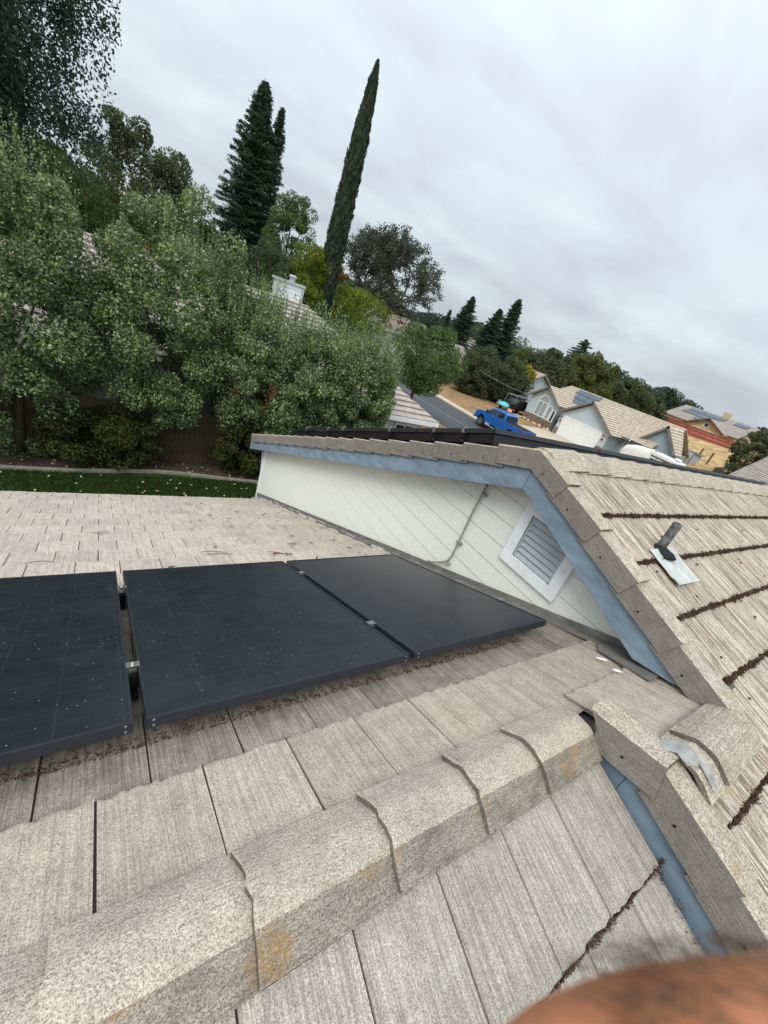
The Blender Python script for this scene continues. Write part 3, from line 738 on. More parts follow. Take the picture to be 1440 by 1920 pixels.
# house walls below the roofs
b = MB(); b.box(-5.6, 12.6, 2.0, 6.9, 0.0, 1.9); b.build('wall', M['siding'], house)
b = MB(); b.box(-5.6, 12.6, -4.6, 2.0, 0.0, 2.2); b.build('wall', M['siding'], house)
b = MB(); b.box(XW+.15, 12.6, 2.0, 7.75, 1.9, 2.75); b.build('wall', M['siding'], house)
b = MB(); b.prism([(-3.6, zU(-3.6, .2)), (.30, zU(.30, .2)), (.30, H-2.0), (-3.6, H-3.4)], lambda u, v, t: (t, u, v), XL+.07, XL+.2); b.build('wall', M['siding'], house)

# moss and oak litter caught along the course edges (uncountable) -------------
def litter(name, F, runs, per_m, spread, size, label, mat, up=.014):
    Cs = []
    for (xa, xb, s) in runs:
        n = int(abs(xb-xa)*per_m); u = rng.uniform(min(xa, xb), max(xa, xb), n)
        amp = (.70+.30*np.sin(u*9+s*5)*np.sin(u*23+1))*(.75+.25*np.sin(u*57+s*3))
        ss = s+.006+rng.normal(0, spread, n)*amp+.004; z = TH-.020+np.abs(rng.normal(0, up, n))*amp
        Cs.append(np.stack([u, ss, z], 1))
    C = np.concatenate(Cs); n = len(C)
    me = leaf_mesh(name, C, rdir(n), rdir(n), rng.uniform(.4, 1.3, n)*size, rng.uniform(.3, .6, n)*size, mat)
    return tag(link(name, me, None, F), label, 'moss', kind='stuff')
runsU = [(-12.5, -2.80, s) for s in sU if -1.5 < s < 1.5]+[(-2.7, -2.0, s) for s in sU if .1 < s < 1.5]
litter('roof_moss', FU, runsU, 5500, .013, .015, 'dark brown moss and litter lining the tile edges of the upper roof', M['debris'])
litter('roof_moss', FU, runsU, 500, .018, .011, 'pale dry flecks in the moss lines of the upper roof', M['debris2'], .018)
litter('roof_moss', FB, [(-1.84, -1.55, s0B), (-1.6, -.1, s0B), (-1.75, 1.5, s0B+E_)], 2600, .008, .009, 'ragged brown moss line across the grey tiles below the ridge', M['debris'])
litter('roof_moss', FB, [(-1.80, -1.74, s0B+.02+.1*k) for k in range(5)], 700, .03, .010, 'dark litter in the channel beside the lower blue board', M['debris'])
b = MB(); r = random.Random(5)
for k in range(60):   # small moss tufts
    u, s = -r.uniform(2.9, 6.5), r.uniform(-1.2, .5)
    if abs(u) > 1: b.lathe([(.002, 0), (r.uniform(.006, .013), .003), (r.uniform(.003, .008), .010), (.001, .013)], c=(u, s, TH-.012), seg=6)
tag(b.build('moss_tufts', M['debris'], None, FU), 'scattered dark moss tufts on the cream tiles around the vent pipe', 'moss', kind='stuff')

# ------------------------------------------------------------------ solar panels
def panel(F, x, s, w_, l_, label, group, ztop, parts=True, th=.04):
    """lower-left corner (x, s far end) in roof coordinates; panel covers x..x+w, s-l..s"""
    e = bpy.data.objects.new('solar_panel', None); COL.objects.link(e); e.matrix_world = F @ Matrix.Translation((x, s-l_, ztop-th))
    e.empty_display_size = .1; tag(e, label, 'solar panel', group)
    b = MB(); fwid = .011
    b.box(0, w_, 0, fwid, 0, th); b.box(0, w_, l_-fwid, l_, 0, th); b.box(0, fwid, fwid, l_-fwid, 0, th); b.box(w_-fwid, w_, fwid, l_-fwid, 0, th)
    f = b.build('frame', M['frame'], e)
    if parts: bevel(f, .0015, 2)
    b = MB(); b.box(fwid, w_-fwid, fwid, l_-fwid, th-.007, th-.0035); b.build('glass', M['glass'], e)
    if parts:
        for (xx, zz_) in ((.022, .010), (.022, .030), (w_-.022, .010), (w_-.022, .030)):
            b = MB(); b.lathe([(.0045, 0), (.0045, .0015), (.002, .002)], seg=10, T=Matrix.Translation((xx, -.0008, zz_)) @ Matrix.Rotation(math.pi/2, 4, 'X')); b.build('screw', M['steel'], f)
    return e
zt = TH+.130-.004
sp0 = 1.0255*.95/1.0; s_lo = 1.026*.95/1.0
def sA_panel(y): return y
S_near, S_far = .975, 2.715
pw = 1.135
names = ['leftmost black solar panel on the lower roof, cut by the left edge of the photo', 'middle black solar panel of the three on the lower roof, dotted with pale specks', 'black solar panel on the lower roof nearest the pale gable wall']
for k in range(3):
    panel(FA, .140-1.172+k*1.172, S_far, pw, S_far-S_near, names[k], 'black solar panels on the lower roof', zt)
# rails below them
for s_, lb in ((1.36, 'black mounting rail under the near half of the lower panels'), (2.36, 'black mounting rail under the far half of the lower panels')):
    b = MB(); b.box(-1.15, 2.50, s_-.02, s_+.02, TH+.035, zt-.042); ro = bpy.data.objects.new('mounting_rail', b.mesh('mounting_rail', M['rail'])); COL.objects.link(ro); ro.matrix_world = FA; tag(ro, lb, 'rail', 'rails under the lower solar panels')
    for k in range(3):
        x = .140+1.172*k-.018
        if k == 2: x = 2.462
        b = MB(); b.box(x-.013, x+.013, s_-.022, s_+.022, zt-.012, zt-.004); b.box(x-.024, x+.024, s_-.020, s_+.020, zt+.001, zt+.005); b.lathe([(.007, 0), (.007, .008), (.004, .010)], c=(x, s_, zt+.005), seg=8)
        b.build('clamp', M['steel'], ro)
        b = MB(); b.box(x-.018, x+.018, s_-.05, s_+.05, TH-.003, TH+.036); b.build('roof_foot', M['rail'], ro)
# litter under the lower panels
C = np.stack([rng.uniform(-1.1, 2.3, 2600), 1.02+np.abs(rng.normal(0, .035, 2600)), TH-.012+np.abs(rng.normal(0, .006, 2600))], 1)
me = leaf_mesh('panel_litter', C, rdir(2600), rdir(2600), rng.uniform(.006, .02, 2600), .005, M['debris']); tag(link('panel_litter', me, None, FA), 'brown litter caught under the near edge of the lower panels', 'litter', kind='stuff')
# array on the far slope of the upper roof
ztv = TH+.155
for row in range(4):
    for k in range(5):
        wp, lp = 1.685, 1.045
        s_end = sA(2.2)+row*1.063+lp
        nm = ['top', 'second', 'third', 'lowest'][row]; cn_ = ['at the gable end', 'second from the gable', 'middle of the row', 'second from the far end', 'at the far end'][k]
        panel(FV, 2.72+k*1.705, s_end, wp, lp, f'black panel behind the upper ridge, {nm} row, {cn_}', 'solar panels behind the upper ridge', ztv, parts=False)
for r_i, yv in enumerate((2.54, 2.91, 3.62, 4.65, 5.06, 5.76)):
    s_ = sA(yv)
    b = MB(); b.box(2.66, 11.2, s_-.018, s_+.018, TH+.05, ztv-.042); o = bpy.data.objects.new('mounting_rail', b.mesh('mounting_rail', M['rail'])); COL.objects.link(o); o.matrix_world = FV
    tag(o, f'{["first", "second", "third", "fourth", "fifth", "last"][r_i]} rail end below the ridge, seen past the blue rake board', 'rail', 'rails on the far slope of the upper roof')
    b = MB(); b.box(2.700, 2.716, s_-.012, s_+.012, ztv-.11, ztv+.010); b.box(2.700, 2.735, s_-.02, s_+.02, ztv+.001, ztv+.008); b.build('end_clamp', M['steel'], o)
b = MB(); b.box(2.74, 2.76, sA(2.24), sA(6.4), TH+.03, ztv-.045); o = b.build('array_shade_sheet', M['rail'], None); o.matrix_world = FV; tag(o, 'thin black sheet standing in for the shaded void under the upper panels, gable side', 'shade sheet')  # black sheets added to stand for the shade in the void under the panels
b = MB(); b.box(2.74, 11.2, sA(2.2)+.03, sA(2.2)+.05, TH+.02, ztv-.045); o = b.build('array_shade_sheet', M['rail'], None); o.matrix_world = FV; tag(o, 'long black sheet standing in for the shaded void under the upper panels, ridge side', 'shade sheet')

# dead leaves on the far slope -----------------------------------------
def one_leaf(F, x, s, rot, ln, wd, mat, label, z=TH+.004):
    b = MB(); n = 6; vs = []
    for i in range(n+1):
        t_ = i/n; w2 = wd*math.sin(math.pi*(t_*.94+.03))**.8*.5; zz = .012*math.sin(t_*3+x)
        vs += [(ln*(t_-.5), -w2, zz), (ln*(t_-.5), 0, zz+.004), (ln*(t_-.5), w2, zz)]
    fs = []
    for i in range(n):
        a = i*3; fs += [(a, a+3, a+4, a+1), (a+1, a+4, a+5, a+2)]
    b.add(vs, fs); o = b.build('dead_leaf', mat, None, None); o.matrix_world = F @ Matrix.Translation((x, s, z)) @ Matrix.Rotation(rot, 4, 'Z')
    tag(o, label, 'dead leaf', 'dead leaves lying on the roof'); return o
one_leaf(FA, .92, 3.55, .05, .24, .035, M['leaf_red'], 'long reddish dead leaf just beyond the middle solar panel')
one_leaf(FA, 1.50, 3.42, -.2, .20, .05, M['leaf_red'], 'reddish dead leaf right of the long one beyond the panels')
one_leaf(FA, .50, 3.12, .9, .12, .045, M['leaf_brown'], 'curled brown leaf close behind the middle panel edge')
one_leaf(FA, -.37, 3.46, -.1, .17, .02, M['leaf_brown'], 'thin dark twig lying on the pale tiles at left')
one_leaf(FA, .02, 4.5, .0, .14, .02, M['leaf_brown'], 'thin dark twig lying higher on the pale tiles')
one_leaf(FB, -1.50, .33, .9, .085, .018, M['leaf_red'], 'small red leaf on the grey tiles below the ridge')
n = 90; C = np.stack([rng.uniform(.8, 2.65, n), rng.uniform(2.9, 6.8, n), np.full(n, TH+.006)], 1)
me = leaf_mesh('leaf_scraps', C, rdir(n)*[1, 1, .1], rdir(n)*.3+np.array([0, 0, 1]), rng.uniform(.04, .13, n), rng.uniform(.012, .03, n), M['leaf_brown'])
tag(link('leaf_scraps', me, None, FA), 'small brown leaf scraps on the roof near the gable wall', 'leaves', kind='stuff')

# ------------------------------------------------------------------ fence behind the lawn
fe = empty('wood_fence', (0, 13.45, 0), 0, 'dark weathered wooden fence behind the planting bed, under the trees', 'fence')
bm = MB(); bm.box(-.070, .070, -.01, .01, 0, 1.80); me_b = bm.mesh('fence_board', M['fence'])
x = -5.5
while x < 13:
    o = link('fence_board', me_b, fe, Matrix.Translation((x, random.uniform(-.004, .004), random.uniform(-.02, .02)))); x += .145
for z in (.35, 1.45):
    b = MB(); b.box(-5.6, 13.1, .012, .06, z, z+.09); b.build('rail', M['fence'], fe)

# ------------------------------------------------------------------ trees
def trunk_mesh(b, base, top, r0_, r1_, bend=.0, seg=8, n=7):
    base, top = Vector(base), Vector(top); pts = []; rad = []
    side = Vector((random.uniform(-1, 1), random.uniform(-1, 1), 0))*bend
    for i in range(n):
        t_ = i/(n-1); pts.append(base.lerp(top, t_)+side*math.sin(t_*math.pi)+Vector((random.uniform(-1, 1), random.uniform(-1, 1), 0))*bend*.15); rad.append(r0_+(r1_-r0_)*t_**.8)
    b.tube(pts, rad, seg)
def make_tree(name, label, cat, x, y, z0, ztop, zbot, rx, ry, leaf, nclump, nleaf, lsize, clr=.32, shape='round', trunk_r=.15, shoots=0, group=None, limbs=6, fill=1.0, hollow=.45, seed=0, bark='bark', hang=0.0, trunk_lean=(0, 0)):
    """crown = many leaf clumps inside an irregular envelope"""
    global rng
    rg = np.random.default_rng(1000+seed)
    root = empty(name, (x, y, z0), 0, label, cat, group)
    h0, h1 = zbot-z0, ztop-z0; hc = (h0+h1)/2; rz_ = (h1-h0)/2
    cc = []
    lob = rg.normal(size=(6, 3)); lob /= np.linalg.norm(lob, axis=1, keepdims=True); la = rg.uniform(-.22, .28, 6)
    tries = 0
    while len(cc) < nclump and tries < nclump*30:
        tries += 1
        d = rg.normal(size=3); d /= np.linalg.norm(d); q = hollow+(1-hollow)*rg.random()**.6
        k = 1+sum(a*max(0, float(d@l))**3 for a, l in zip(la, lob))
        p = d*q*k
        if shape == 'cone':
            t_ = rg.random()**.85; rr_ = (1-t_)**.9*(.55+.45*rg.random()); an = rg.random()*6.283
            p = np.array([rr_*math.cos(an), rr_*math.sin(an), -1+2*t_])
        if shape == 'dome' and p[2] < -.35: continue
        cc.append([p[0]*rx, p[1]*ry, hc+p[2]*rz_])
    cc = np.array(cc); cr_ = clr*min(rx, ry)*rg.uniform(.65, 1.25, len(cc))
    per = max(4, int(nleaf/len(cc))); idx = np.repeat(np.arange(len(cc)), per)
    d = rg.normal(size=(len(idx), 3)); d /= np.linalg.norm(d, axis=1, keepdims=True)
    rad = (.62+.40*rg.random(len(idx))**.6)
    C = cc[idx]+d*(rad*cr_[idx])[:, None]*np.array([1, 1, .8])
    if hang: C[:, 2] -= hang*rg.random(len(idx))*cr_[idx]
    nor = d*.8+rg.normal(size=d.shape)*.5+np.array([0, 0, .55]); ax = rg.normal(size=d.shape)+np.array([0, 0, -.6])
    L_, W2 = lsize*rg.uniform(.7, 1.3, len(C)), lsize*.62*rg.uniform(.7, 1.2, len(C))
    if shoots:
        an = rg.random(shoots)*6.283; rr_ = np.sqrt(rg.random(shoots))*.92
        sx_, sy_ = rx*rr_*np.cos(an), ry*rr_*np.sin(an)
        zb = hc+rz_*np.sqrt(np.clip(1-rr_**2, 0, 1))*.85; ln_ = rg.uniform(.45, 1.15, shoots)
        kk = 26; tt = np.tile(np.linspace(0, 1, kk), shoots); ii = np.repeat(np.arange(shoots), kk)
        lean = rg.normal(0, .10, (shoots, 2))
        P = np.stack([sx_[ii]+lean[ii, 0]*tt*ln_[ii], sy_[ii]+lean[ii, 1]*tt*ln_[ii], zb[ii]-.25+tt*(ln_[ii]+.2)], 1)+rg.normal(0, .035, (len(ii), 3))*(1.3-tt[:, None])
        C = np.concatenate([C, P]); m2 = len(P)
        ax = np.concatenate([ax, rg.normal(size=(m2, 3))*.8+np.array([0, 0, .3])]); nor = np.concatenate([nor, rg.normal(size=(m2, 3))])
        L_ = np.concatenate([L_, lsize*.9*rg.uniform(.6, 1.1, m2)]); W2 = np.concatenate([W2, lsize*.42*rg.uniform(.7, 1.1, m2)])
    me = leaf_mesh('crown', C, ax, nor, L_, W2, leaf); link('crown', me, root)
    b = MB(); tl = Vector((trunk_lean[0], trunk_lean[1], 0))
    trunk_mesh(b, (0, 0, -.1), Vector((0, 0, h0+(h1-h0)*.55))+tl, trunk_r, trunk_r*.3, trunk_r*.8)
    far = cc[rg.permutation(len(cc))[:limbs]]
    for c_ in far:
        f = rg.uniform(.25, .6); st = Vector((0, 0, h0+(h1-h0)*.5*f))+tl*f
        trunk_mesh(b, st, c_, trunk_r*.42, trunk_r*.08, trunk_r*1.2, 5, 6)
    link('trunk', b.mesh('trunk', M[bark], smooth=True), root)
    return root
def conifer(name, label, x, y, z0, ztop, r, leaf, seed, nb=230, zb=.12, droop=.25, per=150, ls=.16, power=.9, cat='tree', double=False, group=None):
    rg = np.random.default_rng(seed); root = empty(name, (x, y, z0), 0, label, cat, group); h = ztop-z0
    Cs, Ax, No = [], [], []
    for k in range(nb):
        t_ = zb+(1-zb)*((k+rg.random())/nb); rr_ = r*((1-t_)/(1-zb))**power*rg.uniform(.58, 1.18)+.08; an = k*2.4+rg.normal(0, .3)
        base = np.array([0, 0, t_*h]); m_ = max(10, int(per*(.25+rr_/r)))
        u = rg.random(m_)**.7; dirx = np.array([math.cos(an), math.sin(an), 0])
        p = base+np.outer(u*rr_, dirx); p[:, 2] += -droop*rr_*u+.30*rr_*np.maximum(0, u-.6)**1.2+rg.normal(0, .05, m_)*h*.07
        wid = rr_*.20*(1-u*.6)+.06; side = np.array([-math.sin(an), math.cos(an), 0]); p += np.outer(rg.normal(0, 1, m_)*wid, side)
        Cs.append(p); a = dirx+np.outer(rg.normal(0, .8, m_), side)+rg.normal(0, .35, (m_, 3)); a[:, 2] += .15; Ax.append(a); No.append(rg.normal(0, .5, (m_, 3))+np.array([0, 0, 1]))
    C = np.concatenate(Cs); n_ = len(C)
    link('crown', leaf_mesh('crown', C, np.concatenate(Ax), np.concatenate(No), ls*rg.uniform(.7, 1.5, n_), ls*.33*rg.uniform(.7, 1.3, n_), leaf), root)
    b = MB(); b.tube([(0, 0, -.2), (0, 0, h*.5), (0, 0, h*.97)], [r*.11, r*.06, .02], 7)
    link('trunk', b.mesh('trunk', M['bark'], smooth=True), root); return root

pears = [(-1.75, 13.3, 6.95, .60, 1.78, 1.5, 66000), (1.60, 13.5, 6.65, .75, 1.90, 1.5, 76000), (4.05, 13.4, 5.8, 1.1, 1.55, 1.4, 50000), (6.05, 13.35, 5.42, 1.55, 1.35, 1.3, 42000), (7.95, 13.3, 5.35, 1.65, 1.45, 1.3, 42000)]
plabels = ['tall leafy pear tree at the left edge of the photo with drooping lower branches', 'broad leafy pear tree whose trunk stands before the wooden fence, second from the left', 'leafy pear tree below the white chimney with a few withered orange leaves', 'leafy pear tree right of the chimney, under the thin cypress', 'rightmost leafy pear tree, above the end of the upper solar panels']
for i, (x, y, zt_, zb_, rx, ry, nl) in enumerate(pears):
    make_tree('pear_tree', plabels[i], 'tree', x, y, .05, zt_, zb_, rx, ry, L['pear'], 135, nl, .088, .27, shoots=230, trunk_r=.12, seed=i, group='pear trees along the fence', hang=.5, limbs=9, hollow=.5)
# withered leaves in the third one
n = 110; cc_ = np.array([[4.35, 12.35, 3.1], [4.1, 12.4, 2.6], [4.3, 12.35, 2.7], [3.3, 12.5, 2.9]])
C = cc_[rng.integers(0, 4, n)]+rng.normal(0, .07, (n, 3))*[1, .6, 1.8]
tag(link('withered_leaves', leaf_mesh('withered_leaves', C, rdir(n), rdir(n), .07, .045, L['orange'])), 'withered orange leaf sprays on the pear tree below the chimney', 'leaves', kind='stuff')
make_tree('hedge_shrub', 'dense green and reddish shrub under the pear trees at left, between fence and lawn', 'shrub', .05, 12.9, .05, 1.75, .1, 1.5, .6, L['hedge'], 80, 26000, .075, .5, trunk_r=.04, seed=21, group='shrubs in the bed')
make_tree('hedge_shrub', 'dense dark shrub by the fence, partly behind the corner of the upper roof', 'shrub', 4.2, 12.9, .05, 1.75, .1, 1.25, .6, L['hedge'], 70, 20000, .07, .5, trunk_r=.04, seed=22, group='shrubs in the bed')
make_tree('hedge_shrub', 'low dark shrub in the bed right of the upper roof corner', 'shrub', 6.6, 12.95, .05, 1.5, .1, 1.3, .5, L['hedge'], 40, 8000, .08, .5, trunk_r=.04, seed=23, group='shrubs in the bed')
make_tree('oak_tree', 'huge dark tree with drooping leafy twigs filling the upper left corner', 'tree', -4.2, 24, 0, 17.5, 5.8, 4.2, 4.2, L['dark'], 230, 80000, .14, .17, trunk_r=.5, seed=31, hang=2.0, limbs=26, hollow=.3)
make_tree('oak_tree', 'rounded olive-green oak in the back left, beside the huge dark tree', 'tree', 2.1, 36, 0, 11.0, 5.0, 2.9, 2.7, L['oak'], 90, 26000, .17, .26, trunk_r=.3, seed=32, limbs=12)
make_tree('broadleaf_tree', 'bushy mid-green tree filling the gap below the rounded oak', 'tree', 1.6, 30, 0, 8.0, 3.5, 2.6, 2.0, L['olive'], 60, 20000, .13, .34, trunk_r=.2, seed=33)
make_tree('broadleaf_tree', 'fresh green treetop just left of the dark redwood', 'tree', 4.4, 29, 0, 8.0, 4.0, 1.1, 1.1, L['green'], 34, 9000, .12, .38, trunk_r=.15, seed=34)
make_tree('broadleaf_tree', 'bushy green tree behind the far left pear tree', 'tree', -1.6, 28, 0, 7.6, 3.5, 2.3, 2.0, L['green'], 50, 15000, .13, .36, trunk_r=.2, seed=60)
conifer('redwood_tree', 'tall dark conical redwood standing in the back between oak and cypress', 8.85, 38, 0, 16.9, 3.3, L['redwood'], 41, nb=420, zb=.12, per=260, ls=.24, power=.62)
conifer('redwood_tree', 'slender second dark spire close against the right side of the tall redwood', 10.35, 38.6, 0, 16.3, 1.8, L['redwood'], 42, nb=260, zb=.2, per=130, ls=.22, power=.7)
make_tree('broadleaf_tree', 'light green poplar-like tree right behind the redwood', 'tree', 10.6, 33, 0, 11.2, 5.0, 1.5, 1.5, L['green'], 70, 22000, .13, .36, trunk_r=.2, seed=35)
make_tree('broadleaf_tree', 'bright yellow-green tree between redwood and thin cypress', 'tree', 10.9, 28.5, 0, 8.7, 4.0, 1.35, 1.3, L['lime'], 60, 18000, .11, .36, trunk_r=.15, seed=36)
make_tree('broadleaf_tree', 'dull green tree below the redwood, left of the chimney', 'tree', 8.3, 29, 0, 7.8, 3.5, 1.3, 1.3, L['oak'], 40, 10000, .11, .36, trunk_r=.15, seed=37)
make_tree('broadleaf_tree', 'rounded yellow-green tree right of the cypress foot', 'tree', 15.2, 29, 0, 7.35, 3.2, 2.5, 2.0, L['lime'], 70, 20000, .11, .30, trunk_r=.2, seed=38)
make_tree('broadleaf_tree', 'rusty olive tree hugging the lower right side of the cypress', 'tree', 14.9, 33, 0, 8.7, 4.0, .8, .8, L['rust'], 24, 6000, .11, .42, trunk_r=.12, seed=39)
# the thin cypress
def cypress():
    rg = np.random.default_rng(77); root = empty('cypress_tree', (12.22, 28.6, 0), 0, 'very tall thin columnar cypress rising alone into the sky', 'tree'); h = 17.85
    n_ = 42000; t_ = rg.random(n_)**.85; an = rg.random(n_)*6.283
    prof = np.interp(t_, [0, .1, .5, .8, .95, 1], [.46, .62, .60, .46, .24, .03])
    bumpy = 1+.10*np.sin(an*5+t_*60)+.08*np.sin(an*9-t_*110)+rg.normal(0, .05, n_)
    rr_ = prof*bumpy*(.80+.22*rg.random(n_))
    C = np.stack([rr_*np.cos(an), rr_*np.sin(an), .8+t_*(h-.8)], 1)
    ax = np.stack([np.cos(an)*.25, np.sin(an)*.25, np.ones(n_)], 1)+rg.normal(0, .2, (n_, 3)); no = np.stack([np.cos(an), np.sin(an), np.zeros(n_)], 1)+rg.normal(0, .5, (n_, 3))
    link('crown', leaf_mesh('crown', C, ax, no, rg.uniform(.12, .36, n_), rg.uniform(.04, .08, n_), L['cypress']), root)
    b = MB(); b.tube([(0, 0, -.2), (0, 0, 9), (0, 0, 15.5)], [.28, .2, .05], 8); link('trunk', b.mesh('trunk', M['bark']), root)
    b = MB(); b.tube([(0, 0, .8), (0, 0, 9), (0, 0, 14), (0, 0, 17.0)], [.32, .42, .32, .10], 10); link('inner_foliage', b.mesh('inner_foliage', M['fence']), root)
cypress()
# open oak against the sky: visible limbs and separate leaf clusters
def open_oak(x, y, zt_, r, seed, label):
    rg = np.random.default_rng(seed); random.seed(seed)
    root = empty('oak_tree', (x, y, 0), 0, label, 'tree'); tips = []; b = MB()
    def grow(p, d, ln, rad, depth):
        n_ = 4; pts = [p]; q = p.copy(); dd = d.copy()
        for i in range(n_):
            dd = (dd+Vector(rg.normal(0, .22, 3))).normalized(); q = q+dd*ln/n_; pts.append(q.copy())
        b.tube(pts, [max(.035, rad*(1-.45*i/n_)) for i in range(n_+1)], 6 if depth < 2 else 4)
        if depth >= 2: tips.append(tuple(pts[2])); tips.append(tuple(q))
        if depth >= 4: return
        for k in range(3 if depth < 3 else 2):
            nd = (dd*.8+Vector(rg.normal(0, .62, 3))+Vector((0, 0, .16))).normalized(); grow(q, nd, ln*.74, rad*.56, depth+1)
    h = zt_
    b.tube([(0, 0, -.2), (.1, 0, h*.2), (-.1, .1, h*.36)], [.7, .58, .5], 9)
    for k in range(5):
        a = k*1.26+.3; grow(Vector((-.1, .1, h*.34)), Vector((math.cos(a)*.95, math.sin(a)*.95, 1.15)).normalized(), r*.60, .28, 0)
    T_ = np.array(tips); ctr = T_.mean(0)
    per = 30; idx = np.repeat(np.arange(len(T_)), per); n_ = len(idx)
    C = T_[idx]+rg.normal(0, .30, (n_, 3))*[1, 1, .6]
    link('crown', leaf_mesh('crown', C, rg.normal(size=(n_, 3)), rg.normal(size=(n_, 3))+np.array([0, 0, .7]), rg.uniform(.18, .34, n_), rg.uniform(.11, .19, n_), L['greyoak']), root)
    link('trunk', b.mesh('trunk', M['bark'], smooth=True), root); return root, T_
OAK, tips_ = open_oak(29.6, 50, 14.6, 6.5, 5, 'open grey-green oak with bare limbs showing against the sky, right of the cypress')
make_tree('maple_tree', 'full bright green street tree between the pear row and the road', 'tree', 17.4, 22.5, 0, 6.75, 2.3, 2.75, 2.4, L['green'], 90, 34000, .12, .28, trunk_r=.18, seed=51, limbs=10)
conifer('pine_tree', 'dark pointed conifer on the skyline left of the taller pair', 60.5, 70, 2, 14.2, 4.2, L['redwood'], 43, nb=220, zb=.12, per=150, ls=.42, power=.65)
conifer('pine_tree', 'small slim conifer on the skyline beside the street tree', 57.0, 71, 2, 10.6, 1.8, L['redwood'], 44, nb=120, zb=.1, per=60, ls=.38, power=.7)
conifer('pine_tree', 'tall dark conifer above the big round bushes across the road', 52.2, 50, 0, 14.3, 3.9, L['redwood'], 45, nb=300, zb=.08, per=190, ls=.32, power=.66)
conifer('pine_tree', 'shorter dark conifer leaning on the left side of the tall one', 49.2, 50, 0, 12.0, 4.0, L['redwood'], 46, nb=280, zb=.06, per=190, ls=.32, power=.66)
make_tree('garden_bush', 'big dark green rounded bush on the dry verge, left one', 'bush', 43.4, 43.2, 0, 6.5, .1, 3.4, 3.0, L['oak'], 120, 34000, .2, .3, trunk_r=.12, seed=52, group='big bushes across the road')
make_tree('garden_bush', 'big dark green rounded bush on the dry verge, right one behind the black vehicle', 'bush', 48.3, 41.9, 0, 6.2, .1, 3.3, 2.8, L['oak'], 120, 34000, .2, .3, trunk_r=.12, seed=53, group='big bushes across the road')
make_tree('garden_bush', 'yellow bush beside the blue-grey gable', 'bush', 50.6, 41.3, 0, 6.1, 3.2, 1.4, 1.2, L['yellow'], 40, 8000, .16, .36, trunk_r=.1, seed=54)
for i, (x, y, zt_, r, lf, lb) in enumerate([(60, 46, 9.9, 5.0, 'oak', 'wide olive-green tree behind the blue-grey house, left part of the mass'), (70, 45, 10.9, 5.8, 'olive', 'wide olive-green tree behind the blue-grey house, highest part of the mass'), (82, 43, 9.8, 5.6, 'oak', 'wide green tree behind the ridge of the blue-grey house'), (90, 41.5, 8.6, 4.0, 'oak', 'lower green tree at the right end of the mass behind the house')]):
    make_tree('broadleaf_tree', lb, 'tree', x, y, TZ(x, y)-.3, zt_, 2.0, r, r*.8, L[lf], 110, 24000, .34, .25, trunk_r=.35, seed=70+i, shape='dome')
conifer('pine_tree', 'dark spiky pine top showing above the wide green trees', 90, 62, 4, 15.0, 4.6, L['redwood'], 47, nb=60, zb=.3, per=140, ls=.6, power=.45)
make_tree('broadleaf_tree', 'small fresh green tree at the left end of the red fence', 'tree', 94, 43.5, 4, 8.6, 5.0, 2.2, 2.0, L['green'], 40, 8000, .3, .34, trunk_r=.2, seed=80)
make_tree('broadleaf_tree', 'dark tree on the hill behind the solar-roofed house, left one', 'tree', 150, 68, 4, 14.0, 5, 6, 6, L['dark'], 60, 9000, .6, .3, trunk_r=.4, seed=81)
make_tree('broadleaf_tree', 'dark low tree behind the solar roof ridge', 'tree', 150, 60, 4, 12.0, 5, 5, 5, L['dark'], 50, 7000, .6, .3, trunk_r=.4, seed=82)
make_tree('broadleaf_tree', 'dark green shrubby tree at the right edge of the photo below the sky', 'tree', 60.5, 14.6, .6, 8.3, 1.0, 2.1, 2.6, L['oak'], 90, 22000, .2, .28, trunk_r=.2, seed=83)
# skyline trees between the named ones
sk = [(40, 90, 9.5, 6, 'oak'), (52, 88, 10, 5, 'olive'), (66, 86, 9.5, 5, 'dark'), (80, 84, 10.5, 6, 'oak'), (92, 82, 10.5, 6, 'oak'), (105, 80, 11, 6, 'olive'), (118, 78, 11, 6, 'oak'), (125, 66, 10.5, 5, 'oak'), (30, 80, 10, 5, 'oak'), (64, 62, 8.3, 3.5, 'olive'), (72, 60, 8.5, 4, 'olive'), (15, 48, 8, 4, 'oak'), (21, 46, 7.6, 3.5, 'green'), (-8, 40, 9, 5, 'oak'), (-4, 44, 9, 4, 'olive')]
for i, (x, y, zt_, r, lf) in enumerate(sk):
    make_tree('broadleaf_tree', 'rounded tree in the distant tree line on the horizon', 'tree', x, y, TZ(x, y)-.2, zt_, 1.0, r, r, L[lf], 55, 9000, .4, .32, trunk_r=.3, seed=90+i, group='trees of the distant tree line', shape='dome')
# far wood
n = 60000; an = rng.uniform(-.5, 1.62, n); rr_ = rng.uniform(170, 300, n); hgt = 8+2.5*np.sin(an*19)+1.5*np.sin(an*47+rr_*.05)
C = np.stack([np.sin(an)*rr_, np.cos(an)*rr_, 3+rng.random(n)**.6*hgt], 1)
tag(link('far_wood', leaf_mesh('far_wood', C, rdir(n), rdir(n), 2.0, 1.4, L['dark'])), 'far wood closing the view along the horizon', 'wood', kind='stuff')

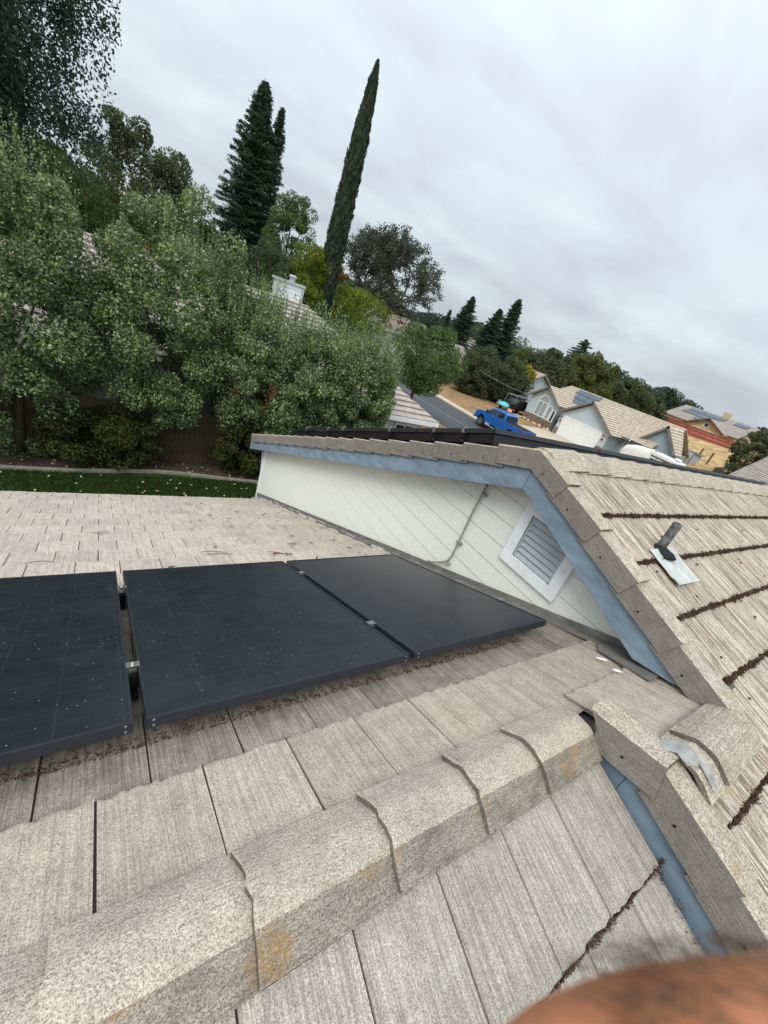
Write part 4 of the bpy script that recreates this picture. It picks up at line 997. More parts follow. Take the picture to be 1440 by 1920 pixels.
# ------------------------------------------------------------------ neighbouring houses
def courses(b, F, poly, exp=.36, th=.05, s0=None):
    ss = [p[1] for p in poly]; s = max(ss); lo = min(ss)
    while s > lo+.02:
        p = clip(clip(poly, 0, 1, s), 0, -1, -(max(lo, s-exp)))
        if len(p) >= 3:
            n_ = len(p); top = [F @ Vector((u, v, .02+th*max(0, (v-(s-exp))/exp))) for u, v in p]; bot = [F @ Vector((u, v, .0)) for u, v in p]
            b.add([tuple(q) for q in top+bot], [tuple(range(n_)), tuple(range(2*n_-1, n_-1, -1))]+[(i, n_+i, n_+(i+1) % n_, (i+1) % n_) for i in range(n_)])
        s -= exp
def slope_frame(p0, along, down):
    ex = Vector(along).normalized(); ey = Vector(down).normalized(); ez = ex.cross(ey)
    if ez.z < 0: ex = -ex; ez = -ez
    m = Matrix((ex, ey, ez)).transposed().to_4x4(); m.translation = Vector(p0); return m
def roof_plane(b, pts, down, exp=.36, th=.085):
    """pts: 3D coplanar convex polygon; down: direction of fall"""
    p0 = Vector(pts[0]); dn = Vector(down).normalized()
    nn = (Vector(pts[1])-p0).cross(Vector(pts[2])-p0).normalized(); al = dn.cross(nn).normalized()
    F = slope_frame(p0, al, dn); Fi = F.inverted()
    poly = [(q.x, q.y) for q in (Fi @ Vector(p) for p in pts)]
    a = sum(poly[i][0]*poly[(i+1) % len(poly)][1]-poly[(i+1) % len(poly)][0]*poly[i][1] for i in range(len(poly)))
    if a < 0: poly = poly[::-1]
    courses(b, F, poly, exp, th)
def lap(b, P0, U, poly, out, exp=.22, th=.02):
    """lap siding on a vertical face: P0 origin, U horizontal unit, poly in (u,z), out normal"""
    P0, U, out = Vector(P0), Vector(U), Vector(out)
    zs = [p[1] for p in poly]; z = min(zs)
    while z < max(zs)-.01:
        p = clip(clip(poly, 0, -1, -z), 0, 1, z+exp)
        if len(p) >= 3:
            n_ = len(p); f = [P0+U*u+Vector((0, 0, v))+out*(.004+th*(1-(v-z)/exp)) for u, v in p]; g = [P0+U*u+Vector((0, 0, v)) for u, v in p]
            b.add([tuple(q) for q in f+g], [tuple(range(n_)), tuple(range(2*n_-1, n_-1, -1))]+[(i, n_+i, n_+(i+1) % n_, (i+1) % n_) for i in range(n_)])
        z += exp
def window(parent, X, y0, y1, z0, z1, axis='x', arch=False, glass='winlt', out=-1, mull=1):
    """window on a face x=X (faces -x) or y=X (faces -y)"""
    def T(a, d, z): return (X+out*d, a, z) if axis == 'x' else (a, X+out*d, z)
    b = MB()
    def bx(a0, a1, d0, d1, za, zb):
        p = [T(a, d, z) for z in (za, zb) for d in (d0, d1) for a in (a0, a1)]
        b.add(p, [(0, 2, 3, 1), (4, 5, 7, 6), (0, 1, 5, 4), (2, 6, 7, 3), (0, 4, 6, 2), (1, 3, 7, 5)])
    f = .09
    bx(y0-f, y1+f, 0, .07, z0-f, z0); bx(y0-f, y0, 0, .065, z0, z1); bx(y1, y1+f, 0, .065, z0, z1); bx(y0-f, y1+f, 0, .07, z1, z1+f)
    for k in range(1, mull+1):
        yy2 = y0+(y1-y0)*k/(mull+1); bx(yy2-.025, yy2+.025, 0, .05, z0, z1)
    if arch:
        c = (y0+y1)/2; R = (y1-y0)/2
        for k in range(10):
            a0, a1 = math.pi*k/10, math.pi*(k+1)/10
            q = [T(c+R*math.cos(a0), 0, z1+f+R*math.sin(a0)), T(c+(R+f)*math.cos(a0), 0, z1+f+(R+f)*math.sin(a0)), T(c+(R+f)*math.cos(a1), 0, z1+f+(R+f)*math.sin(a1)), T(c+R*math.cos(a1), 0, z1+f+R*math.sin(a1))]
            q2 = [T(c+R*math.cos(a0), .065, z1+f+R*math.sin(a0)), T(c+(R+f)*math.cos(a0), .065, z1+f+(R+f)*math.sin(a0)), T(c+(R+f)*math.cos(a1), .065, z1+f+(R+f)*math.sin(a1)), T(c+R*math.cos(a1), .065, z1+f+R*math.sin(a1))]
            b.add(q+q2, [(4, 5, 6, 7), (0, 1, 5, 4), (1, 2, 6, 5), (2, 3, 7, 6), (3, 0, 4, 7)])
    fo = b.build('window', M['trimw'], parent)
    b = MB(); p = [T(a, d, z) for z in (z0, z1) for d in (.0, .025) for a in (y0, y1)]
    b.add(p, [(0, 2, 3, 1), (4, 5, 7, 6), (0, 1, 5, 4), (2, 6, 7, 3), (0, 4, 6, 2), (1, 3, 7, 5)])
    if arch:
        pts_ = [T(c+R*math.cos(math.pi*k/10), .025, z1+f+R*math.sin(math.pi*k/10)) for k in range(11)]; b.add(pts_, [tuple(range(11))])
    b.build('pane', M[glass], fo); return fo
def beam(b, p, q, w_, h_):
    p, q = Vector(p), Vector(q); d = (q-p); ln = d.length; d.normalize(); sd_ = d.cross(Vector((0, 0, 1))).normalized(); up = sd_.cross(d)
    m = Matrix((d, sd_, up)).transposed().to_4x4(); m.translation = p
    b.box(0, ln, -w_/2, w_/2, -h_, 0, m)

# --- house across the road: blue-grey, three gables -----------------------
def blue_house():
    e = empty('house', (46, 27, 0), 0, 'blue-grey house across the road with white garage door and arched window', 'house')
    e.location = (0, 0, 0)
    XG = 46.0
    b = MB(); b.box(XG+.03, 57, 23.4, 30.1, 0, 2.55); b.box(48.6, 58, 19.8, 36.0, 0, 2.75); b.box(49.1, 50.4, 18.0, 21.6, 0, 2.9); b.build('wall', M['h_siding2'], e)
    # garage gable front
    g = MB(); lap(g, (XG, 0, 0), (0, 1, 0), [(23.45, .0), (30.1, .0), (30.1, 2.62), (26.85, 4.75), (23.45, 2.5)][::1], (-1, 0, 0))
    g.build('siding', M['h_siding'], e)['kind'] = 'stuff'
    # door
    dr = MB(); dr.box(XG-.04, XG-.028, 24.42, 29.38, .03, 2.29); d_ = dr.build('garage_door', M['door'], e)
    for k in range(4):
        for j in range(5):
            p = MB(); p.box(XG-.052, XG-.04, 24.50+j*.985, 24.50+j*.985+.90, .08+k*.56, .08+k*.56+.48); p.build('door_panel', M['door'], d_)
    tr = MB(); tr.box(XG-.07, XG-.0285, 24.26, 24.415, .02, 2.45); tr.box(XG-.07, XG-.0285, 29.385, 29.54, .02, 2.45); tr.box(XG-.075, XG-.0285, 24.415, 29.385, 2.295, 2.45); tr.build('door_trim', M['trimw'], e)
    # roofs
    r = MB()
    gy0, gy1, ga = 23.0, 30.65, 26.85; gz, gt = 2.50, 5.05; X0 = 45.55
    roof_plane(r, [(X0, ga, gt), (52, ga, gt), (52, gy1, gz), (X0, gy1, gz)], (0, gy1-ga, gz-gt))
    roof_plane(r, [(X0, ga, gt), (52, ga, gt), (52, gy0, gz), (X0, gy0, gz)], (0, gy0-ga, gz-gt))
    rz_, rX = 5.62, 53.2
    roof_plane(r, [(rX, 19.7, rz_), (rX, 35.4, rz_), (47.9, 36.9, 2.72), (47.9, 19.7, 2.72)], (47.9-rX, 0, 2.72-rz_))
    roof_plane(r, [(rX, 19.7, rz_), (rX, 35.4, rz_), (58.6, 36.9, 2.72), (58.6, 19.7, 2.72)], (58.6-rX, 0, 2.72-rz_))
    roof_plane(r, [(rX, 35.4, rz_), (47.9, 36.9, 2.72), (58.6, 36.9, 2.72)], (0, 1.5, 2.72-rz_))
    # arched-window gable
    ax0, aa, ax1, az, at_ = 30.9, 33.4, 35.9, 3.05, 4.85
    roof_plane(r, [(45.9, aa, at_), (52, aa, at_), (52, ax0, az), (45.9, ax0, az)], (0, ax0-aa, az-at_))
    roof_plane(r, [(45.9, aa, at_), (52, aa, at_), (52, ax1, az), (45.9, ax1, az)], (0, ax1-aa, az-at_))
    # right wing gable
    wa, w0, w1, wz, wt = 19.7, 17.6, 21.9, 3.0, 5.4
    roof_plane(r, [(48.7, wa, wt), (52.6, wa, wt), (50.3, w0, wz), (48.7, w0, wz)], (0, w0-wa, wz-wt))
    roof_plane(r, [(48.7, wa, wt), (53.4, wa, wt), (53.4, w1, wz), (48.7, w1, wz)], (0, w1-wa, wz-wt))
    r.build('roof', M['h_tile'], e)
    g = MB(); lap(g, (46.4, 0, 0), (0, 1, 0), [(31.1, 0), (35.6, 0), (35.6, 3.05), (33.4, 4.72), (31.1, 3.05)], (-1, 0, 0)); g.build('siding', M['h_siding'], e)['kind'] = 'stuff'
    g = MB(); g.box(46.42, 50, 31.15, 35.55, 0, 3.0); g.build('wall', M['h_siding2'], e)
    g = MB(); lap(g, (49.08, 0, 0), (0, 1, 0), [(17.95, 0), (21.6, 0), (21.6, 3.1), (19.7, 5.15), (17.95, 3.2)], (-1, 0, 0)); g.build('siding', M['h_siding2'], e)['kind'] = 'stuff'
    g = MB(); lap(g, (48.58, 0, 0), (0, 1, 0), [(21.6, 0), (24.4, 0), (24.4, 2.7), (21.6, 2.7)], (-1, 0, 0)); g.build('siding', M['h_siding2'], e)['kind'] = 'stuff'
    # rake and eave boards
    for (X_, a, b_, t0, t1) in ((X0-.03, gy0, ga, gz, gt), (X0-.03, gy1, ga, gz, gt), (45.86, ax0, aa, az, at_), (45.86, ax1, aa, az, at_), (48.66, w0, wa, wz, wt), (48.66, w1, wa, wz, wt)):
        t = MB(); beam(t, (X_, a, t0+.05), (X_, b_, t1+.05), .06, .24); t.build('rake_board', M['h_trim'], e)
    t = MB(); t.box(47.82, 47.89, 22.0, 23.6, 2.55, 2.74); t.build('gutter', M['h_trim'], e)
    window(e, 46.38, 32.75, 34.15, 1.1, 2.75, arch=True); window(e, 46.38, 31.9, 32.4, 1.1, 2.6, mull=0, glass='winlt')
    window(e, 48.55, 22.2, 22.7, 1.2, 2.2, mull=0, glass='win'); window(e, 46.38, 31.25, 31.6, 1.0, 2.3, mull=0, glass='win')
    # stone plinths
    for (ya_, yb_, X_, zt_) in ((29.56, 30.12, 45.9, .95), (23.42, 24.24, 45.9, .95), (31.1, 35.6, 46.3, .95)):
        k = 0; y = ya_
        base = MB(); base.box(X_, X_+.08, ya_, yb_, 0, zt_-.05); bo = base.build('stone_plinth', M['kerbc'], e)
        st = MB()
        while y < yb_-.02:
            w2 = random.uniform(.22, .38); z = .03
            while z < zt_-.1:
                h2 = random.uniform(.14, .24); st.box(X_-random.uniform(.02, .06), X_+.01, y+.015, min(yb_, y+w2)-.01, z, min(zt_, z+h2)-.02); z += h2
            y += w2
        st.build('stones', M['stone'], bo)['kind'] = 'stuff'
    # round wall ornaments by the garage
    for y in (29.85, 23.95):
        o = MB(); o.lathe([(.02, 0), (.24, 0), (.27, .02), (.24, .04), (.20, .03)], seg=18, T=Matrix.Translation((45.95, y, 1.75)) @ Matrix.Rotation(-math.pi/2, 4, 'Y')); w_ = o.build('wall_ornament', M['trimw'], e)
        o = MB(); o.lathe([(.01, .035), (.17, .036), (.16, .05)], seg=14, T=Matrix.Translation((45.95, y, 1.72)) @ Matrix.Rotation(-math.pi/2, 4, 'Y')); o.build('ornament_centre', M['tail'], w_)
        o = MB(); o.lathe([(.05, .0), (.07, .1), (.05, .22), (.02, .28)], c=(45.85, y, 2.0), seg=10); o.build('wall_lamp', M['blackpaint'], w_)
    # solar panels on the roof slope
    n3 = Vector((-(5.62-2.72), 0, 5.3)).normalized()
    def P(y, f): return Vector((rX-5.3*f, y, rz_-(rz_-2.72)*f))
    for j, (f0, f1) in enumerate(((.06, .24), (.26, .44), (.46, .62))):
        for k in range(2):
            y1 = 33.6-k*1.75-(j*.6); q = [P(y1, f0), P(y1-1.7, f0), P(y1-1.7, f1), P(y1, f1)]
            t = MB(); t.add([tuple(a+n3*.12) for a in q]+[tuple(a+n3*.17) for a in q], [(0, 1, 2, 3), (7, 6, 5, 4), (0, 4, 5, 1), (1, 5, 6, 2), (2, 6, 7, 3), (3, 7, 4, 0)])
            t.build('roof_panel', M['solar_far'], e)
    b = MB(); b.tube([(47.5, 21.9, 2.6), (47.5, 21.9, 4.4)], .05, 8); b.build('white_pipe', M['trimw'], e)
blue_house()

def plain_house(label, x0, x1, y0, y1, zw, zr_, ridge='y', hip=(0, 0), wall='h_siding', tile='h_tile2', z0=0, ov=.5, wins=(), rz=0, trim='h_trim', solar=(), chim=None, exp=.36):
    e = empty('house', ((x0+x1)/2, (y0+y1)/2, z0), rz, label, 'house'); cx, cy = (x0+x1)/2, (y0+y1)/2
    X0, X1, Y0, Y1 = x0-cx, x1-cx, y0-cy, y1-cy; zw -= z0; zr_ -= z0
    ze = zw-.05
    b = MB(); b.box(X0, X1, Y0, Y1, -.5, zw); b.build('wall', M[wall], e)
    r = MB(); g = MB()
    if ridge == 'y':
        ra, rb = (0, Y0-ov+hip[0], zr_), (0, Y1+ov-hip[1], zr_)
        A, B, C_, D_ = (X0-ov, Y0-ov, ze), (X0-ov, Y1+ov, ze), (X1+ov, Y1+ov, ze), (X1+ov, Y0-ov, ze)
        roof_plane(r, [ra, rb, B, A], (X0-ov, 0, ze-zr_), exp); roof_plane(r, [ra, rb, C_, D_], (X1+ov, 0, ze-zr_), exp)
        if hip[0]: roof_plane(r, [ra, A, D_], (0, -hip[0], ze-zr_), exp)
        else: g.prism([(X0, zw-.01), (X1, zw-.01), (0, zw+(zr_-zw)*.93)], lambda u, v, t: (u, t, v), Y0, Y0+.1)
        if hip[1]: roof_plane(r, [rb, B, C_], (0, hip[1], ze-zr_), exp)
        else: g.prism([(X0, zw-.01), (X1, zw-.01), (0, zw+(zr_-zw)*.93)], lambda u, v, t: (u, t, v), Y1-.1, Y1)
        if not hip[0]:
            t = MB(); beam(t, (X0-ov, Y0-ov-.03, ze+.06), (0, Y0-ov-.03, zr_+.06), .06, .25); beam(t, (X1+ov, Y0-ov-.03, ze+.06), (0, Y0-ov-.03, zr_+.06), .06, .25); t.build('rake_board', M[trim], e)
        t = MB(); t.box(X0-ov-.08, X0-ov-.01, Y0-ov, Y1+ov, ze-.14, ze+.03); t.build('gutter', M[trim], e)
    else:
        ra, rb = (X0-ov+hip[0], 0, zr_), (X1+ov-hip[1], 0, zr_)
        A, B, C_, D_ = (X0-ov, Y0-ov, ze), (X1+ov, Y0-ov, ze), (X1+ov, Y1+ov, ze), (X0-ov, Y1+ov, ze)
        roof_plane(r, [ra, rb, B, A], (0, Y0-ov, ze-zr_), exp); roof_plane(r, [ra, rb, C_, D_], (0, Y1+ov, ze-zr_), exp)
        if hip[0]: roof_plane(r, [ra, A, D_], (-hip[0], 0, ze-zr_), exp)
        else: g.prism([(Y0, zw-.01), (Y1, zw-.01), (0, zw+(zr_-zw)*.93)], lambda u, v, t: (t, u, v), X0, X0+.1)
        if hip[1]: roof_plane(r, [rb, B, C_], (hip[1], 0, ze-zr_), exp)
        else: g.prism([(Y0, zw-.01), (Y1, zw-.01), (0, zw+(zr_-zw)*.93)], lambda u, v, t: (t, u, v), X1-.1, X1)
        if not hip[0]:
            t = MB(); beam(t, (X0-ov-.03, Y0-ov, ze+.06), (X0-ov-.03, 0, zr_+.06), .06, .25); beam(t, (X0-ov-.03, Y1+ov, ze+.06), (X0-ov-.03, 0, zr_+.06), .06, .25); t.build('rake_board', M[trim], e)
        t = MB(); t.box(X0-ov, X1+ov, Y0-ov-.08, Y0-ov-.01, ze-.16, ze+.03); t.build('gutter', M[trim], e)
    if g.v: g.build('gable', M[wall], e)
    r.build('roof', M[tile], e)
    for wdw in wins: window(e, *wdw[0], **wdw[1])
    return e
# house just behind the fence (roof seen between the pear trees)
nh = plain_house('large tiled hip-roof house behind the wooden fence, mostly hidden by the pear trees', -5, 12.7, 14.9, 27.6, 2.62, 5.35, 'x', hip=(4.5, 4.9), wall='h_white', tile='h_tile2', trim='trimw', exp=.40)
cx_, cy_ = (-5+12.7)/2, (14.9+27.6)/2
for (xa, xb) in ((11.2, 12.2), (9.4, 10.6)):
    window(nh, 14.9-cy_, xa-cx_, xb-cx_, 1.0, 2.1, axis='y', glass='win', mull=1)
window(nh, 12.7-cx_, 16.2-cy_, 17.6-cy_, 1.0, 2.1, axis='x', out=1, glass='win')
ch = MB(); ch.box(6.75-cx_, 7.95-cx_, 21.2-cy_, 22.0-cy_, 4.0, 6.08); cho = ch.build('chimney', M['h_white'], nh)
for k in range(7):
    b = MB(); b.box(6.73-cx_, 7.97-cx_, 21.18-cy_, 21.2-cy_, 4.75+k*.19, 4.75+k*.19+.165); b.build('siding_board', M['trimw'], cho)
b = MB(); b.box(6.68-cx_, 6.80-cx_, 21.14-cy_, 21.25-cy_, 4.2, 6.08); b.box(7.90-cx_, 8.02-cx_, 21.14-cy_, 21.25-cy_, 4.2, 6.08); b.build('corner_board', M['louver'], cho)
b = MB(); b.box(6.66-cx_, 8.04-cx_, 21.1-cy_, 22.08-cy_, 6.08, 6.18); b.build('chimney_cap', M['louver'], cho)
b = MB(); b.lathe([(.14, 6.18), (.14, 6.34), (.20, 6.36), (.20, 6.42), (.12, 6.47)], c=(7.5-cx_, 21.6-cy_, 0), seg=16); b.build('flue_cap', M['metal'], cho)
plain_house('tan-roofed house with white gable far behind the street tree, below the open oak', 28.4, 35.5, 46, 52, 4.6, 6.35, 'x', wall='h_white', tile='h_tile', trim='trimw')
plain_house('grey-roofed house with pale blue walls beside the street tree, across the road', 43.6, 50.5, 49.5, 60, 3.0, 5.35, 'y', hip=(3.5, 0), wall='h_siding', tile='h_tile2')
plain_house('distant grey house with roof panels, left of the dark conifers', 63.5, 73, 72, 82, 5.0, 7.2, 'y', hip=(3, 3), wall='h_siding', tile='h_tile2', z0=1.5)
plain_house('long low house with tan roof behind the yellow bush', 49, 59, 41.3, 50.5, 3.0, 5.7, 'y', hip=(0, 2), wall='h_siding', tile='h_tile')
# yellow house on the hill
yh = plain_house('yellow house on the hill with blue solar panels along its long roof', 106, 122, 30.5, 45, 6.6, 9.75, 'y', hip=(0, 0), wall='h_yellow', tile='h_tile2', z0=5, trim='h_trimred', exp=.5)
hx, hy = 114, 37.75
b = MB(); b.box(103.8-hx, 107-hx, 32.2-hy, 39.2-hy, -.5, 1.35); b.prism([(32.2-hy, 1.35), (39.2-hy, 1.35), (35.7-hy, 3.1)], lambda u, v, t: (t, u, v), 103.8-hx, 107-hx); b.build('front_wing', M['h_yellow'], yh)
b = MB(); roof_plane(b, [(103.2-hx, 35.7-hy, 3.4), (110-hx, 35.7-hy, 3.4), (110-hx, 31.7-hy, 1.3), (103.2-hx, 31.7-hy, 1.3)], (0, -4, -2.1), .5); roof_plane(b, [(103.2-hx, 35.7-hy, 3.4), (110-hx, 35.7-hy, 3.4), (110-hx, 39.7-hy, 1.3), (103.2-hx, 39.7-hy, 1.3)], (0, 4, -2.1), .5); b.build('wing_roof', M['h_tile2'], yh)
b = MB(); beam(b, (103.15-hx, 31.7-hy, 1.4), (103.15-hx, 35.7-hy, 3.5), .12, .4); beam(b, (103.15-hx, 39.7-hy, 1.4), (103.15-hx, 35.7-hy, 3.5), .12, .4); b.build('rake_board', M['h_trimred'], yh)
window(yh, 103.78-hx, 33.2-hy, 34.6-hy, .3, 1.0, glass='win'); window(yh, 103.78-hx, 36.8-hy, 37.8-hy, .3, 1.0, glass='win'); window(yh, 103.78-hx, 35.4-hy, 36.1-hy, 1.7, 2.4, glass='win', mull=0)
def Pyh(y, f): return Vector((114-8.5*f-hx, y-hy, 4.75-(3.2)*f))
ny_ = Vector((-3.2, 0, 8.5)).normalized()
for (ys_, ye_, f0, f1) in ((43.5, 40.4, .10, .30), (43.9, 41.0, .34, .52), (40.2, 37.2, .10, .30), (40.8, 37.8, .34, .54), (40.2, 37.4, .57, .76), (36.9, 35.9, .12, .30), (37.5, 36.4, .34, .54), (34.0, 31.4, .12, .30)):
    q = [Pyh(ys_, f0), Pyh(ye_, f0), Pyh(ye_, f1), Pyh(ys_, f1)]
    t = MB(); t.add([tuple(a+ny_*.15) for a in q]+[tuple(a+ny_*.22) for a in q], [(0, 1, 2, 3), (7, 6, 5, 4), (0, 4, 5, 1), (1, 5, 6, 2), (2, 6, 7, 3), (3, 7, 4, 0)]); t.build('roof_panel', M['solar_far'], yh)
b = MB(); b.box(114.5-hx, 116-hx, 36.6-hy, 37.8-hy, 4.0, 5.9); b.build('chimney', M['h_yellow'], yh)
plain_house('house roof of close grey courses at the lower right edge of the photo', 37.5, 50, -4.0, 9.2, 4.0, 6.4, 'y', wall='h_white', tile='h_tile2', rz=math.radians(0))
# red fence on the hill
rf = empty('red_fence', (95, 35, 4.2), 0, 'long rust-red board fence on the hilltop below the yellow house', 'fence')
k = 0; Y = 24.5; pts = []
nY = 48
for i in range(nY):
    y0, y1 = 24.5+i*.42, 24.5+(i+1)*.42-.012; xx = 95+1.2*math.sin((y0-24)*.1)
    zt_ = 5.93+.02*math.sin(y0); b = MB(); b.box(xx-95, xx-95+.04, y0-35, y1-35, TZ(xx, y0)-4.35, zt_-4.2); b.build('fence_board', M['redfence'], rf)
for zz in (.45, 1.15, 1.62):
    b = MB()
    for i in range(nY):
        y0 = 24.5+i*.42; xx = 95+1.2*math.sin((y0-24)*.1); b.box(xx-95-.06, xx-95-.002, y0-35, y0-35+.42, zz, zz+.09)
    b.build('rail', M['redfence2'], rf)
# shed, posts, rv, etc.
sh = empty('shed', (59.6, 20.7, 1.7), math.radians(-12), 'low grey-purple lean-to shed with dark green roof edge, right of the blue-grey house', 'shed')
b = MB(); b.box(-.8, .8, -1.5, 1.5, 0, 1.75); b.build('wall', M['louver'], sh)
b = MB(); b.box(-1.0, 1.0, -1.7, 1.7, 1.72, 1.84, Matrix.Rotation(.08, 4, 'Y')); b.build('roof', M['h_siding2'], sh)
for k in (-1.5, -.5, .5, 1.5):
    b = MB(); b.box(-.84, -.80, k-.05, k+.05, 0, 1.75); b.build('batten', M['h_trim'], sh)
for i, (x, y, h_, lb) in enumerate(((75, 26.7, .85, 'dark post on the golden slope, nearest the blue-grey house'), (73, 23.6, .95, 'middle dark post on the golden slope'), (66, 20.0, 1.6, 'tallest dark post on the golden slope, near the dark bank'))):
    b = MB(); b.box(-.09, .09, -.09, .09, 0, h_); b.box(-.11, .11, -.11, .11, h_, h_+.04); o = b.build('wood_post', M['fence']); o.location = (x, y, TZ(x, y)-.05); tag(o, lb, 'post', 'posts on the golden slope')
# dark fabric bank fence
b = MB(); pts = [(60, 17.2), (65, 17.9), (72, 19.6), (80, 21.3), (88, 23.2), (95, 24.9)]
for (a, c) in zip(pts[:-1], pts[1:]):
    for k in range(6):
        t0, t1 = k/6, (k+1)/6-.01; xa, ya_ = a[0]+(c[0]-a[0])*t0, a[1]+(c[1]-a[1])*t0; xb, yb = a[0]+(c[0]-a[0])*t1, a[1]+(c[1]-a[1])*t1
        za, zb_ = TZ(xa, ya_)-.2, TZ(xb, yb)-.2; h1 = .75
        b.add([(xa, ya_, za), (xb, yb, zb_), (xb, yb, zb_+h1), (xa, ya_, za+h1), (xa, ya_-.5, za), (xb, yb-.5, zb_), (xb, yb-.12, zb_+h1), (xa, ya_-.12, za+h1)], [(3, 2, 1, 0), (4, 5, 6, 7), (3, 7, 6, 2), (0, 4, 7, 3), (1, 2, 6, 5)])
tag(b.build('retaining_wall', M['fence']), 'dark brown low retaining bank curving down the golden slope', 'retaining wall')

def camper():
    e = empty('camper_van', (42.5, 19.2, 0), 0, 'white camper half under a white cover, beside the right wing of the blue-grey house', 'camper')
    e.location = (45.0, 17.7, 0); e.scale = (1, .78, 1)
    b = MB(); b.prism([(-3.4, .5), (-3.4, 2.5), (-3.0, 2.85), (.2, 2.95), (.2, .5)], lambda u, v, t: (t, u, v), -1.1, 1.1); o = bevel(b.build('body', M['plastic_white'], e), .08, 3)
    # cover: lumpy sheet over the front half
    vs = []; nu, nv = 15, 13
    for i in range(nu):
        y = .1+3.5*i/(nu-1)
        for j in range(nv):
            a = -math.pi*.5+math.pi*j/(nv-1)*1.0; a = math.pi*(j/(nv-1))
            hh = 3.05-.25*max(0, (y-2.2)/1.4)**2-.35*(y-.1)/3.5; ww = 1.2
            x = -ww*math.copysign(abs(math.cos(a))**.5, math.cos(a)); z = .55+(hh-.55)*abs(math.sin(a))**.4
            vs.append((x+.03*math.sin(y*7+j), y, z+.04*math.sin(y*5+j*1.7)))
    cvr = MB(); cvr.add(vs, [(i*nv+j, i*nv+j+1, (i+1)*nv+j+1, (i+1)*nv+j) for i in range(nu-1) for j in range(nv-1)]+[tuple(range((nu-1)*nv, nu*nv))]); cvr.build('cover', M['cover'], e, smooth=True)
    for (y0, y1, z0, z1) in ((-.6, -.1, 1.5, 2.3), (-1.7, -1.1, 1.2, 2.35), (-2.9, -2.1, 1.35, 2.4)):
        b = MB(); b.box(-1.135, -1.10, y0, y1, z0, z1); f = bevel(b.build('window', M['carglass'], e), .03, 2)
    b = MB(); b.box(-1.16, -1.10, -3.2, .0, 2.52, 2.60); b.box(-1.16, -1.10, -.82, -.76, 1.0, 2.5); b.box(-1.15, -1.1, -1.95, -1.89, .7, 2.5); b.build('trim_line', M['blackpaint'], e)
    b = MB(); b.lathe([(.36, 0), (.42, .06), (.36, .18), (.1, .2)], c=(.2, -2.4, 2.92), seg=16); b.build('roof_vent', M['plastic_white'], e)
    for y in (-2.5, 2.2):
        b = MB(); b.lathe([(.36, 0), (.36, .22)], seg=20, T=Matrix.Translation((-1.12, y, .36)) @ Matrix.Rotation(math.pi/2, 4, 'Y')); b.build('wheel', M['tyre'], e)
camper()

